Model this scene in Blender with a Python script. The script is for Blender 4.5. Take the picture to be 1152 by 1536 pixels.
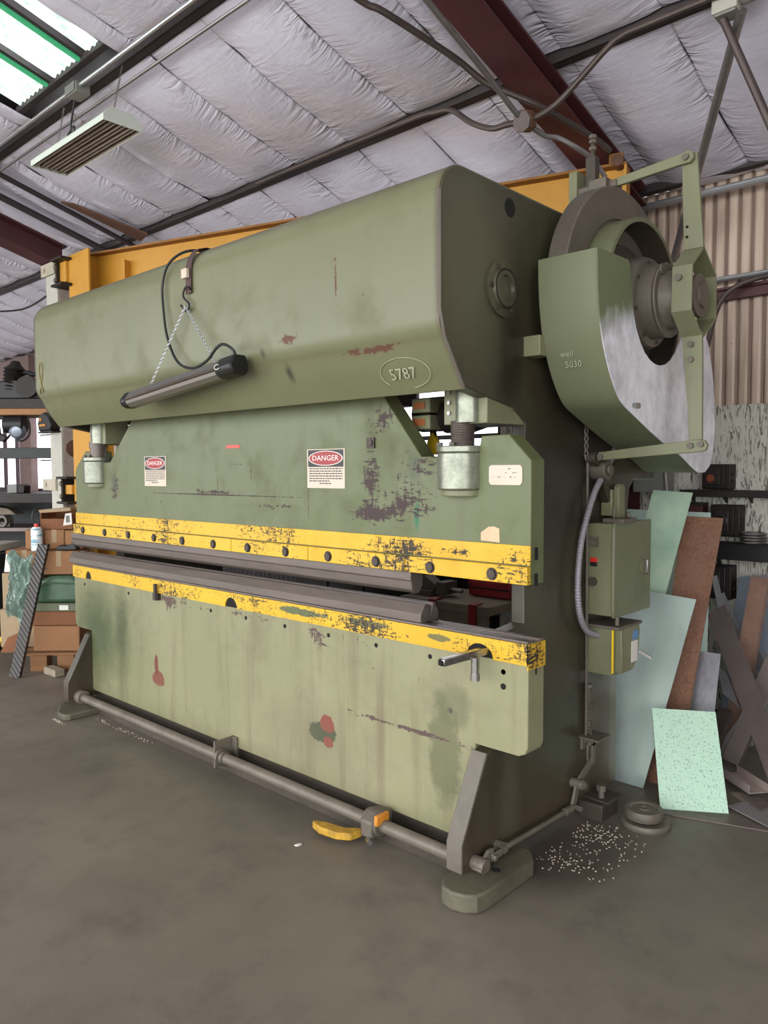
import bpy, bmesh, math, random
from mathutils import Vector, Matrix, noise

for _o in list(bpy.data.objects):
    bpy.data.objects.remove(_o, do_unlink=True)
scene = bpy.context.scene
COL = scene.collection
R = math.radians
random.seed(7)

# ------------------------------------------------------------------ camera
cam_d = bpy.data.cameras.new('camera')
cam = bpy.data.objects.new('camera', cam_d)
COL.objects.link(cam)
cam_d.sensor_fit = 'HORIZONTAL'
cam_d.sensor_width = 36.0
cam_d.lens = 36.0 * 1150.0 / 1152.0
cam_d.clip_start = 0.05
cam_d.clip_end = 200
_yaw, _pit, _rol = R(47.0), R(3.1), R(-0.25)
F0 = Vector((-math.cos(_yaw), math.sin(_yaw), 0))
R0 = Vector((math.sin(_yaw), math.cos(_yaw), 0))
Z0 = Vector((0, 0, 1))
_F = F0 * math.cos(_pit) - Z0 * math.sin(_pit)
_U = Z0 * math.cos(_pit) + F0 * math.sin(_pit)
_R = R0 * math.cos(_rol) + _U * math.sin(_rol)
_U2 = _U * math.cos(_rol) - R0 * math.sin(_rol)
EYE = Vector((0, 0, 1.55))
_m = Matrix((( _R.x, _U2.x, -_F.x, EYE.x), (_R.y, _U2.y, -_F.y, EYE.y), (_R.z, _U2.z, -_F.z, EYE.z), (0, 0, 0, 1)))
cam.matrix_world = _m
scene.camera = cam

# ------------------------------------------------------------------ sky, light, exposure
world = bpy.data.worlds.new('overcast_sky')
scene.world = world
world.use_nodes = True
_bg = world.node_tree.nodes['Background']
_bg.inputs[0].default_value = (0.93, 0.97, 1.0, 1)
_bg.inputs[1].default_value = 3.4
scene.view_settings.view_transform = 'Standard'
scene.view_settings.look = 'None'
scene.view_settings.gamma = 1.0
scene.view_settings.exposure = 0.95
scene.view_settings.use_curve_mapping = False

def portal(loc, rot, sx, sy):
    l = bpy.data.lights.new('doorway_portal', 'AREA')
    l.shape = 'RECTANGLE'; l.size = sx; l.size_y = sy
    l.cycles.is_portal = True
    o = bpy.data.objects.new('doorway_portal', l); COL.objects.link(o)
    o.location = loc; o.rotation_euler = rot
portal((-5.8, -4.0, 2.1), (R(-90), 0, R(180)), 16.5, 4.2)      # the open truck doors behind the camera
portal((3.2, -1.4, 1.7), (R(90), 0, R(90)), 3.6, 3.4)         # side door on the right

# ------------------------------------------------------------------ material helpers
def lin(c):
    out = []
    for v in c[:3]:
        v = v / 255.0
        out.append(v / 12.92 if v <= 0.04045 else ((v + 0.055) / 1.055) ** 2.4)
    return (out[0], out[1], out[2], 1.0)

class G:
    """small node-graph writer"""
    def __init__(s, name):
        s.m = bpy.data.materials.new(name); s.m.use_nodes = True
        s.nt = s.m.node_tree; s.b = s.nt.nodes['Principled BSDF']
        s.tc = s.nt.nodes.new('ShaderNodeTexCoord')
    def new(s, t): return s.nt.nodes.new(t)
    def link(s, a, b): s.nt.links.new(a, b)
    def put(s, inp, v):
        if hasattr(v, 'is_linked') or hasattr(v, 'links'): s.link(v, inp)
        else: inp.default_value = v
    def co(s, scale=(1, 1, 1), kind='Object', loc=(0, 0, 0)):
        mp = s.new('ShaderNodeMapping'); s.link(s.tc.outputs[kind], mp.inputs[0])
        mp.inputs['Scale'].default_value = scale; mp.inputs['Location'].default_value = loc
        return mp.outputs[0]
    def noise(s, scale=(1, 1, 1), sc=1.0, detail=6, rough=0.6, kind='Object', loc=(0, 0, 0), dist=0.0):
        n = s.new('ShaderNodeTexNoise'); s.link(s.co(scale, kind, loc), n.inputs['Vector'])
        n.inputs['Scale'].default_value = sc; n.inputs['Detail'].default_value = detail
        n.inputs['Roughness'].default_value = rough; n.inputs['Distortion'].default_value = dist
        return n.outputs['Fac']
    def rng(s, f, a, b, lo=0.0, hi=1.0):
        n = s.new('ShaderNodeMapRange'); s.put(n.inputs[0], f)
        for i, v in zip((1, 2, 3, 4), (a, b, lo, hi)): n.inputs[i].default_value = v
        n.clamp = True
        return n.outputs[0]
    def math(s, op, a, b=0.0):
        n = s.new('ShaderNodeMath'); n.operation = op
        s.put(n.inputs[0], a); s.put(n.inputs[1], b)
        return n.outputs[0]
    def mix(s, f, a, b):
        n = s.new('ShaderNodeMix'); n.data_type = 'RGBA'
        s.put(n.inputs['Factor'], f); s.put(n.inputs[6], a); s.put(n.inputs[7], b)
        return n.outputs[2]
    def blob(s, center, rad, soft=0.35, wob=0.25, nscale=14):
        """1 inside an ellipsoid with a ragged edge"""
        v = s.new('ShaderNodeVectorMath'); v.operation = 'SUBTRACT'
        s.link(s.tc.outputs['Object'], v.inputs[0]); v.inputs[1].default_value = center
        d = s.new('ShaderNodeVectorMath'); d.operation = 'DIVIDE'
        s.link(v.outputs[0], d.inputs[0]); d.inputs[1].default_value = rad
        l = s.new('ShaderNodeVectorMath'); l.operation = 'LENGTH'; s.link(d.outputs[0], l.inputs[0])
        n = s.noise((1, 1, 1), nscale, 8, 0.7)
        x = s.math('ADD', l.outputs['Value'], s.math('MULTIPLY', s.math('SUBTRACT', n, 0.5), wob * 4))
        return s.rng(x, 1.0, 1.0 - soft)
    def bump(s, h, strength=0.3, dist=0.01):
        n = s.new('ShaderNodeBump'); n.inputs['Strength'].default_value = strength
        n.inputs['Distance'].default_value = dist; s.link(h, n.inputs['Height'])
        s.link(n.outputs[0], s.b.inputs['Normal'])
    def done(s, color, rough=0.5, metal=0.0):
        s.put(s.b.inputs['Base Color'], color); s.put(s.b.inputs['Roughness'], rough)
        s.put(s.b.inputs['Metallic'], metal)
        return s.m

def plain(name, rgb, rough=0.6, metal=0.0, var=0.18, sc=6.0, bump=0.0, stretch=(1, 1, 1), dark=0.6):
    g = G(name)
    c = lin(rgb); d = tuple(v * dark for v in c[:3]) + (1,)
    n = g.noise(stretch, sc, 7, 0.65)
    n2 = g.noise(stretch, sc * 6, 5, 0.6)
    f = g.rng(g.math('ADD', g.math('MULTIPLY', n, 0.7), g.math('MULTIPLY', n2, 0.3)), 0.36, 0.66)
    col = g.mix(g.math('MULTIPLY', f, min(1.0, var * 3)), c, d)
    if bump: g.bump(n2, bump, 0.004)
    return g.done(col, rough, metal)

def paint(name, base, alt, grime, chip=(58, 46, 44), chips=0.5, streaks=0.4, grime_amt=0.4, rough=0.42, patches=(),
          clusters=(), cs=1.0, spec=0.4, low=None, org=(-3.29, 2.9, 0.0)):
    """old shop paint: two tones, vertical runs, scuffs and chips to the primer"""
    g = G(name)
    big = g.rng(g.noise((1, 1, 1), 1.3, 5, 0.6), 0.38, 0.66)
    col = g.mix(big, lin(base), lin(alt))
    run = g.rng(g.noise((9, 9, 0.7), 1.0, 6, 0.65), 0.50, 0.72)
    col = g.mix(g.math('MULTIPLY', run, streaks), col, lin(grime))
    blot = g.rng(g.noise((2.2, 2.2, 2.2), 1.6, 8, 0.7, loc=(3, 1, 2)), 0.5, 0.72)
    col = g.mix(g.math('MULTIPLY', blot, grime_amt), col, lin(grime))
    if low:
        z = g.new('ShaderNodeSeparateXYZ'); g.link(g.tc.outputs['Object'], z.inputs[0])
        zz = g.math('ADD', z.outputs[2], g.math('MULTIPLY', g.noise((4, 4, 1), 2.0, 6, 0.7), low[3]))
        col = g.mix(g.rng(zz, low[0], low[1]), col, lin(low[2]))
    for (ctr, rad, rgb, amt, soft, wob) in patches:
        col = g.mix(g.math('MULTIPLY', g.blob((ctr[0] - org[0], ctr[1] - org[1], ctr[2] - org[2]), rad, soft, wob), amt), col, lin(rgb))
    clus = g.rng(g.noise((1, 1, 1), 2.1, 5, 0.6, loc=(7, 3, 1)), 0.42, 0.72, 0.0, 0.05 + 0.05 * chips)
    for (ctr, rad, amt) in clusters:
        clus = g.math('ADD', clus, g.math('MULTIPLY', g.blob((ctr[0] - org[0], ctr[1] - org[1], ctr[2] - org[2]), rad, 0.9, 0.06, 5), amt))
    nh = g.noise((4, 4, 15), 3.2 * cs, 9, 0.72, loc=(1, 5, 2)); nv = g.noise((13, 13, 4), 3.2 * cs, 9, 0.72, loc=(4, 1, 8))
    fine = g.math('MINIMUM', g.math('ADD', nh, 0.015), g.math('ADD', nv, 0.035))
    thr = g.math('SUBTRACT', fine, clus)
    ch = g.rng(thr, 0.25 + 0.04 * chips, 0.235 + 0.04 * chips)
    scr = g.rng(g.noise((2.0, 2.0, 60), 1.2, 6, 0.7, loc=(9, 2, 4)), 0.70, 0.74)
    scr = g.math('MULTIPLY', scr, g.rng(g.noise((3, 3, 3), 1.5, 3, 0.5), 0.5, 0.62))
    allc = g.math('MINIMUM', g.math('ADD', ch, g.math('MULTIPLY', scr, chips)), 1.0)
    if chips <= 0: allc = g.math('MULTIPLY', allc, 0.0)
    col = g.mix(allc, col, lin(chip))
    g.bump(g.math('SUBTRACT', g.math('MULTIPLY', g.noise((1, 1, 1), 40, 4, 0.6), 0.25), allc), 0.22, 0.002)
    g.b.inputs['Specular IOR Level'].default_value = spec
    return g.done(col, g.rng(g.math('ADD', blot, allc), 0, 1, rough, rough + 0.25), 0.0)

GREEN, GREEN2, GRIME = (126, 134, 100), (138, 142, 108), (84, 80, 60)
M = {}
M['hood_green'] = paint('hood_green', (103, 104, 76), (110, 109, 82), (92, 85, 65), chips=0.4, streaks=0.15, grime_amt=0.3,
    patches=[((-3.3, 2.12, 2.63), (9, 0.16, 0.085), (84, 74, 64), 0.75, 0.7, 0.10),
             ((-2.51, 2.10, 1.96), (0.028, 0.1, 0.06), (44, 44, 34), 0.85, 0.8, 0.05), ((-2.63, 2.06, 2.05), (0.02, 0.1, 0.03), (60, 58, 48), 0.8, 0.8, 0.05),
             ((-1.66, 2.06, 2.3), (0.03, 0.4, 0.5), (84, 72, 56), 0.7, 0.5, 0.12), ((-3.0, 2.1, 2.0), (2.2, 0.2, 0.03), (112, 106, 82), 0.5, 0.8, 0.15)],
    chip=(92, 60, 48),
    clusters=[((-2.46, 2.06, 2.09), (0.11, 0.1, 0.035), 0.26), ((-2.17, 2.06, 2.29), (0.014, 0.1, 0.11), 0.28), ((-1.97, 2.08, 2.0), (0.22, 0.12, 0.022), 0.26),
              ((-2.2, 2.08, 1.99), (0.5, 0.12, 0.05), 0.13), ((-2.3, 2.06, 2.2), (0.5, 0.1, 0.25), 0.07), ((-1.75, 2.1, 1.92), (0.08, 0.12, 0.06), 0.2)])
M['ram_green'] = paint('ram_green', (89, 95, 60), (95, 100, 68), (75, 68, 50), chips=0.95, streaks=0.2, grime_amt=0.3, chip=(62, 48, 46),
    patches=[((-2.02, 2.36, 1.37), (0.016, 0.2, 0.07), (30, 96, 62), 0.9, 0.4, 0.30), ((-4.5, 2.36, 1.47), (0.05, 0.2, 0.08), (50, 52, 40), 0.7, 0.6, 0.3),
             ((-2.03, 2.36, 1.56), (0.05, 0.2, 0.09), (70, 76, 56), 0.7, 0.6, 0.2)],
    clusters=[((-2.28, 2.36, 1.365), (0.20, 0.2, 0.06), 0.26), ((-2.28, 2.36, 1.52), (0.075, 0.2, 0.17), 0.20), ((-2.20, 2.36, 1.77), (0.11, 0.2, 0.10), 0.24),
              ((-2.03, 2.36, 1.40), (0.26, 0.2, 0.12), 0.15), ((-2.2, 2.36, 1.5), (0.35, 0.2, 0.3), 0.10), ((-3.45, 2.36, 1.44), (0.45, 0.2, 0.025), 0.24),
              ((-4.5, 2.36, 1.45), (0.10, 0.2, 0.15), 0.20), ((-2.0, 2.36, 1.56), (0.2, 0.2, 0.12), 0.13), ((-4.1, 2.36, 1.38), (0.35, 0.2, 0.05), 0.12), ((-2.9, 2.36, 1.38), (0.5, 0.2, 0.02), 0.16), ((-3.4, 2.36, 1.425), (1.2, 0.2, 0.005), 0.34), ((-2.68, 2.36, 1.43), (0.004, 0.2, 0.2), 0.3), ((-3.40, 2.36, 1.49), (0.004, 0.2, 0.08), 0.3), ((-3.11, 2.36, 1.53), (0.004, 0.2, 0.11), 0.28), ((-3.26, 2.36, 1.585), (0.15, 0.2, 0.003), 0.28)])
M['bed_green'] = paint('bed_green', (127, 125, 92), (138, 133, 103), (104, 92, 72), chips=0.9, streaks=0.75, grime_amt=0.35, chip=(84, 66, 60),
    patches=[((-4.85, 2.36, 0.55), (0.85, 0.3, 0.55), (78, 84, 52), 0.7, 0.9, 0.16), ((-4.76, 2.36, 0.5), (0.32, 0.3, 0.40), (60, 70, 40), 0.85, 0.8, 0.18),
             ((-4.45, 2.36, 0.55), (0.12, 0.3, 0.36), (54, 64, 34), 0.7, 0.8, 0.2),
             ((-4.03, 2.36, 0.33), (0.07, 0.2, 0.05), (112, 58, 46), 0.9, 0.1, 0.22), ((-4.05, 2.36, 0.40), (0.022, 0.2, 0.07), (104, 56, 46), 1.0, 0.1, 0.22),
             ((-2.60, 2.36, 0.335), (0.10, 0.2, 0.055), (60, 72, 50), 1.0, 0.12, 0.28),
             ((-2.565, 2.36, 0.385), (0.05, 0.2, 0.045), (126, 62, 50), 1.0, 0.12, 0.25), ((-2.56, 2.36, 0.30), (0.04, 0.2, 0.028), (126, 62, 50), 1.0, 0.12, 0.22),
             ((-1.88, 2.36, 0.42), (0.09, 0.2, 0.26), (92, 92, 66), 0.75, 0.3, 0.3), ((-1.84, 2.36, 0.62), (0.12, 0.2, 0.10), (96, 96, 70), 0.6, 0.4, 0.3),
             ((-2.7, 2.36, 0.30), (0.5, 0.2, 0.24), (104, 92, 76), 0.35, 0.9, 0.2)],
    clusters=[((-2.1, 2.36, 0.475), (0.62, 0.2, 0.02), 0.24), ((-3.3, 2.36, 0.81), (1.5, 0.2, 0.045), 0.14), ((-2.62, 2.36, 0.76), (0.12, 0.2, 0.08), 0.16), ((-3.9, 2.36, 0.80), (0.1, 0.2, 0.08), 0.18), ((-2.2, 2.36, 0.72), (0.4, 0.2, 0.12), 0.09)],
    low=(0.24, -0.02, (108, 100, 78), 0.12))
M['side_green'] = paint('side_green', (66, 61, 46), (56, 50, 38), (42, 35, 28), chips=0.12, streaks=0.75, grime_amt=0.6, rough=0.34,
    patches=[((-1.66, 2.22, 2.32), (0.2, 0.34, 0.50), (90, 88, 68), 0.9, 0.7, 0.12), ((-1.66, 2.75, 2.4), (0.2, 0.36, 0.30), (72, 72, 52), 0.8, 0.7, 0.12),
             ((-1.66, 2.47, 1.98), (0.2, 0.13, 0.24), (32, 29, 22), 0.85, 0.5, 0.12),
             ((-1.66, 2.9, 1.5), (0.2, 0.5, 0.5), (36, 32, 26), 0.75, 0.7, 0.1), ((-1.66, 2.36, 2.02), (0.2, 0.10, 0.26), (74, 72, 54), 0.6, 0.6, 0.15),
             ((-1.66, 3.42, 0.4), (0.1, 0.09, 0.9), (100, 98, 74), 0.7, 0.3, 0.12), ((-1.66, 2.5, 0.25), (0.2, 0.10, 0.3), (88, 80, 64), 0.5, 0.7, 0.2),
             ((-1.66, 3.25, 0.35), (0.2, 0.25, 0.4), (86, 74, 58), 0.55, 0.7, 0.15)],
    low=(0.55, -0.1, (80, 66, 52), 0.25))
M['light_green'] = paint('light_green', (112, 113, 84), (120, 120, 92), (86, 80, 60), chips=0.1, streaks=0.3, grime_amt=0.35)
M['guard_green'] = paint('guard_green', (103, 106, 79), (109, 112, 86), (80, 76, 56), chips=0.05, streaks=0.15, grime_amt=0.15)
g = G('guard_face')
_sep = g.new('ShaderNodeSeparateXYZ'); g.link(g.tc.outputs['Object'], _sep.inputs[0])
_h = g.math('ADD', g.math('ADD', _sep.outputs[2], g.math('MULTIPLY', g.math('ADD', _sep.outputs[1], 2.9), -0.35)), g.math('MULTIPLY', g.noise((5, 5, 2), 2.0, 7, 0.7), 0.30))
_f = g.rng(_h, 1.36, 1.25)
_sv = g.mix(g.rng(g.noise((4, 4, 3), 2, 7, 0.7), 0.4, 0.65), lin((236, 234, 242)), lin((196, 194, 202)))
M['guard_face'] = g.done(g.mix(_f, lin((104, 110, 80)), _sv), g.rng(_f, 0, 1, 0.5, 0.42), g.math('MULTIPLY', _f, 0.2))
M['yellow'] = paint('yellow', (206, 164, 34), (198, 154, 32), (150, 116, 38), chip=(54, 46, 36), chips=2.9, cs=2.1, streaks=0.2, grime_amt=0.25,
    patches=[((-2.72, 2.35, 0.885), (0.20, 0.2, 0.02), (56, 80, 62), 0.9, 0.2, 0.5), ((-2.30, 2.35, 0.89), (0.14, 0.2, 0.016), (54, 74, 58), 0.8, 0.2, 0.5), ((-1.90, 2.35, 0.885), (0.07, 0.2, 0.014), (54, 74, 58), 0.8, 0.2, 0.5)],
    clusters=[((-2.6, 2.35, 0.88), (0.9, 0.2, 0.06), 0.025), ((-1.9, 2.35, 0.87), (0.6, 0.2, 0.07), 0.03), ((-2.1, 2.35, 1.23), (0.4, 0.2, 0.04), 0.06), ((-3.3, 2.35, 0.90), (0.5, 0.2, 0.05), 0.05),
              ((-1.55, 2.35, 1.2), (0.25, 0.2, 0.09), 0.06), ((-1.8, 2.35, 1.235), (0.10, 0.2, 0.03), 0.16), ((-1.49, 2.38, 0.88), (0.05, 0.1, 0.06), 0.06)])
M['crane_yellow'] = plain('crane_yellow', (196, 140, 46), 0.5, 0, 0.12, 3)
M['crane_edge'] = plain('crane_edge', (150, 100, 40), 0.7, 0, 0.3, 9)
M['steel_dark'] = plain('steel_dark', (72, 62, 56), 0.5, 0.55, 0.3, 7, 0.15, (1, 6, 6))
M['tool_steel'] = plain('tool_steel', (108, 96, 89), 0.45, 0.3, 0.28, 5, 0.1, (0.6, 5, 5))
M['steel'] = plain('steel', (150, 146, 142), 0.35, 0.85, 0.25, 8, 0.08)
M['silver_worn'] = plain('silver_worn', (146, 148, 132), 0.34, 0.55, 0.4, 12, 0.15, dark=0.45)
M['chrome'] = plain('chrome', (190, 186, 182), 0.2, 0.95, 0.35, 10, dark=0.4)
M['cast'] = plain('cast', (106, 97, 86), 0.55, 0.2, 0.28, 6, 0.1)
M['cast_dark'] = plain('cast_dark', (74, 64, 54), 0.6, 0.15, 0.35, 6, 0.1)
M['floor_steel'] = plain('floor_steel', (116, 106, 94), 0.55, 0.25, 0.3, 9, 0.12)
M['foot_grime'] = plain('foot_grime', (98, 91, 74), 0.6, 0.1, 0.4, 7, 0.15, dark=0.5)
M['black'] = plain('black', (15, 14, 15), 0.5, 0, 0.2, 9)
M['hole'] = plain('hole', (12, 11, 10), 0.9, 0, 0.0, 5)
M['rubber'] = plain('rubber', (24, 24, 24), 0.45, 0, 0.1, 9)
M['purlin'] = plain('purlin', (58, 48, 50), 0.6, 0.0, 0.3, 4)
M['rafter'] = plain('rafter', (84, 42, 44), 0.55, 0.0, 0.3, 3)
M['rust_brown'] = plain('rust_brown', (110, 76, 60), 0.75, 0, 0.35, 7)
M['lamp_grey'] = plain('lamp_grey', (92, 88, 86), 0.45, 0.2, 0.1, 5)
M['conduit'] = plain('conduit', (146, 140, 138), 0.4, 0.7, 0.2, 5)
M['conduit_dark'] = plain('conduit_dark', (92, 80, 76), 0.5, 0.5, 0.25, 5)
M['hose_grey'] = plain('hose_grey', (150, 146, 152), 0.5, 0.3, 0.15, 8)
M['galv'] = plain('galv', (190, 190, 192), 0.36, 0.75, 0.2, 5)
M['white_paint'] = plain('white_paint', (184, 180, 168), 0.55, 0, 0.2, 4)
M['lamp_white'] = plain('lamp_white', (206, 212, 202), 0.4, 0, 0.06, 3)
M['reflector'] = plain('reflector', (126, 110, 98), 0.3, 0.7, 0.3, 4, 0, (1, 8, 1))
M['cream'] = plain('cream', (200, 184, 166), 0.5, 0, 0.08, 12)
M['red'] = plain('red', (150, 30, 36), 0.45, 0, 0.1, 9)
M['sign_black'] = plain('sign_black', (34, 32, 32), 0.5, 0, 0.1, 9)
M['sign_white'] = plain('sign_white', (214, 208, 200), 0.5, 0, 0.04, 9)
M['red_button'] = plain('red_button', (204, 44, 34), 0.35, 0, 0.05, 9)
M['orange'] = plain('orange', (150, 84, 40), 0.5, 0, 0.1, 9)
M['tip_yellow'] = plain('tip_yellow', (240, 196, 40), 0.5, 0, 0.15, 20)
M['pedal_yellow'] = plain('pedal_yellow', (196, 150, 46), 0.55, 0, 0.35, 26, dark=0.35)
M['pedal_orange'] = plain('pedal_orange', (206, 132, 42), 0.5, 0, 0.3, 14)
M['tag_orange'] = plain('tag_orange', (214, 178, 142), 0.6, 0, 0.2, 25)
M['chalk'] = plain('chalk', (166, 166, 138), 0.9, 0, 0.3, 30)
M['gold'] = plain('gold', (132, 120, 78), 0.6, 0, 0.2, 20)
M['cardboard'] = plain('cardboard', (146, 102, 66), 0.8, 0, 0.16, 5, 0.05)
M['cardboard_dark'] = plain('cardboard_dark', (128, 80, 48), 0.8, 0, 0.18, 5)
M['cardboard_pale'] = plain('cardboard_pale', (160, 136, 106), 0.8, 0, 0.15, 5)
M['carton_green'] = plain('carton_green', (96, 102, 74), 0.6, 0, 0.2, 6)
M['pallet_wood'] = plain('pallet_wood', (134, 92, 56), 0.8, 0, 0.3, 4, 0.1, (1, 8, 8))
M['wood_grey'] = plain('wood_grey', (150, 136, 116), 0.8, 0, 0.3, 5, 0.1, (2, 9, 9))
M['plank'] = plain('plank', (166, 118, 72), 0.7, 0, 0.25, 4, 0.05, (1, 8, 8))
M['green_wrap'] = plain('green_wrap', (70, 96, 72), 0.25, 0, 0.3, 5, 0.2)
M['teal_dark'] = plain('teal_dark', (30, 40, 41), 0.4, 0, 0.15, 3)
M['maroon'] = plain('maroon', (74, 34, 32), 0.5, 0, 0.25, 5)
M['iron'] = plain('iron', (44, 37, 34), 0.55, 0.3, 0.3, 7, 0.15)
M['iron_rim'] = plain('iron_rim', (38, 31, 29), 0.5, 0.3, 0.3, 7)
M['grey_box'] = plain('grey_box', (134, 132, 128), 0.5, 0, 0.15, 4)
M['zinc'] = plain('zinc', (196, 194, 200), 0.32, 0.7, 0.35, 4, 0.04, (3, 3, 1))
M['grey_sheet'] = plain('grey_sheet', (170, 165, 164), 0.4, 0.5, 0.25, 3)
M['flat_brown'] = plain('flat_brown', (124, 110, 104), 0.45, 0.35, 0.25, 4, 0.05)
M['rust_angle'] = plain('rust_angle', (146, 112, 94), 0.6, 0.2, 0.3, 6, 0.1)
M['blue_sheet'] = plain('blue_sheet', (160, 168, 182), 0.35, 0.5, 0.22, 2)
M['pink_channel'] = plain('pink_channel', (196, 178, 170), 0.4, 0.4, 0.2, 4)
M['webbing'] = plain('webbing', (74, 52, 50), 0.7, 0, 0.2, 20)
M['blue_label'] = plain('blue_label', (84, 128, 176), 0.4, 0, 0.05, 9)
M['copper_light'] = plain('copper_light', (128, 60, 38), 0.5, 0, 0.2, 12)
M['teal_light'] = plain('teal_light', (196, 216, 204), 0.5, 0.1, 0.12, 6)
M['red_cap'] = plain('red_cap', (200, 62, 56), 0.4, 0, 0.05, 9)

g = G('pale_green_metal')                     # green-tinted film still on the bright sheets
_n = g.rng(g.noise((1, 1, 1), 5, 6, 0.6), 0.38, 0.66)
M['mint_metal'] = g.done(g.mix(_n, lin((212, 236, 208)), lin((182, 212, 188))), 0.28, 0.35)
g = G('glassy_sheet')
_n = g.rng(g.noise((1, 1, 0.5), 3, 6, 0.6), 0.38, 0.68)
M['glassy'] = g.done(g.mix(_n, lin((188, 204, 194)), lin((166, 174, 172))), 0.26, 0.3)
g = G('speckled_mint')
_v = g.new('ShaderNodeTexVoronoi'); _v.inputs['Scale'].default_value = 95; g.link(g.tc.outputs['Object'], _v.inputs['Vector'])
_s = g.math('MULTIPLY', g.rng(_v.outputs['Distance'], 0.22, 0.12), g.rng(g.noise((1, 1, 1), 60, 4, 0.6), 0.46, 0.56))
_s2 = g.rng(g.noise((1, 1, 1), 120, 6, 0.7), 0.56, 0.62)
_c = g.mix(g.math('MULTIPLY', g.math('MAXIMUM', _s, _s2), 0.72), lin((180, 210, 186)), lin((84, 118, 98)))
M['speckled'] = g.done(_c, 0.5, 0)
g = G('rusty_plate')
_n = g.noise((1, 1, 1), 70, 6, 0.7); _n2 = g.noise((1, 1, 1), 3, 5, 0.6)
_c = g.mix(g.rng(_n, 0.35, 0.65), lin((146, 104, 80)), lin((106, 72, 56)))
_c = g.mix(g.rng(_n2, 0.4, 0.65), _c, lin((136, 102, 84)))
g.bump(_n, 0.5, 0.004)
M['rust_plate'] = g.done(_c, 0.75, 0.1)
g = G('concrete_floor')
_n = g.noise((1, 1, 1), 0.8, 8, 0.65); _n2 = g.noise((1, 1, 1), 3.5, 8, 0.7); _n3 = g.noise((1, 1, 1), 60, 4, 0.7)
_c = g.mix(g.rng(_n, 0.36, 0.66), lin((119, 110, 97)), lin((97, 89, 79)))
_c = g.mix(g.math('MULTIPLY', g.rng(_n2, 0.5, 0.72), 0.55), _c, lin((78, 69, 61)))
_c = g.mix(g.math('MULTIPLY', g.rng(g.noise((1.5, 6, 1), 4, 8, 0.75), 0.62, 0.74), 0.35), _c, lin((136, 127, 116)))
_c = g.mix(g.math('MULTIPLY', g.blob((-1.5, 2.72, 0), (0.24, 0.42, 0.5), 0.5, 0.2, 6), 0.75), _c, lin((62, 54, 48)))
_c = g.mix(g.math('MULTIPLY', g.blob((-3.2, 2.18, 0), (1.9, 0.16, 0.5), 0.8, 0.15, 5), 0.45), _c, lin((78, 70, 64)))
g.bump(g.math('ADD', g.math('MULTIPLY', _n3, 0.3), _n2), 0.12, 0.01)
M['floor'] = g.done(_c, g.rng(_n2, 0.3, 0.7, 0.42, 0.62), 0)
g = G('quilted_vinyl')
g.tc2 = g.new('ShaderNodeSeparateXYZ'); g.link(g.tc.outputs['UV'], g.tc2.inputs[0])
_u = g.math('ABSOLUTE', g.math('SUBTRACT', g.math('MULTIPLY', g.tc2.outputs[0], 2), 1))
_mask = g.math('ADD', g.math('MULTIPLY', g.math('MULTIPLY', g.math('POWER', _u, 3.0), g.rng(g.noise((1.2, 1.2, 1.2), 1.4, 3, 0.5), 0.35, 0.62)), 0.95), 0.045)
_w = g.math('ABSOLUTE', g.math('SUBTRACT', g.noise((2.6, 11, 2), 1.0, 2.2, 0.5, dist=1.2), 0.5))
_w2 = g.noise((8, 5, 5), 1.0, 4, 0.5, dist=0.4)
g.bump(g.math('ADD', g.math('MULTIPLY', _w, _mask), g.math('MULTIPLY', _w2, 0.12)), 0.75, 0.10)
_c = g.mix(g.rng(g.noise((1, 1, 1), 1.1, 6, 0.6), 0.4, 0.68), lin((222, 217, 232)), lin((204, 199, 213)))
_c = g.mix(g.math('MULTIPLY', g.blob((-5.25, 2.9, 3.85), (0.55, 0.34, 0.5), 0.6, 0.1, 4), 0.35), _c, lin((128, 124, 116)))
_c = g.mix(g.math('MULTIPLY', g.rng(_u, 0.965, 0.995), 0.45), _c, lin((110, 102, 108)))
g.b.inputs['Specular IOR Level'].default_value = 0.6
M['quilt'] = g.done(_c, 0.24, 0)
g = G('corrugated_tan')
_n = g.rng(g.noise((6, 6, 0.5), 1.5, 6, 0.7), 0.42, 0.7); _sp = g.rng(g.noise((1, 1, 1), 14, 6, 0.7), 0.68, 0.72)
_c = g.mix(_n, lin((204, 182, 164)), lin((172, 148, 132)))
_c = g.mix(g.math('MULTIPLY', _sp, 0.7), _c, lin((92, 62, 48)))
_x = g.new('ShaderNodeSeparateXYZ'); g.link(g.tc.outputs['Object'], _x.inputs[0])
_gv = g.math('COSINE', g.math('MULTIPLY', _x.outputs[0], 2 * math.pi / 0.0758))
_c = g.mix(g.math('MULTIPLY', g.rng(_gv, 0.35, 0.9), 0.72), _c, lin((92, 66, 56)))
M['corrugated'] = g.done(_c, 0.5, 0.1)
g = G('peeling_plywood')
_w = g.noise((21, 21, 3.6), 2.4, 4, 0.6, dist=1.6)
_p = g.rng(_w, 0.41, 0.47)
_c = g.mix(_p, lin((104, 92, 84)), lin((196, 194, 182)))
_c = g.mix(g.math('MULTIPLY', g.rng(g.noise((2, 2, 2), 1, 5, 0.6), 0.45, 0.7), 0.5), _c, lin((168, 160, 146)))
g.bump(_p, 0.4, 0.004)
M['plywood'] = g.done(_c, 0.7, 0)

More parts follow.
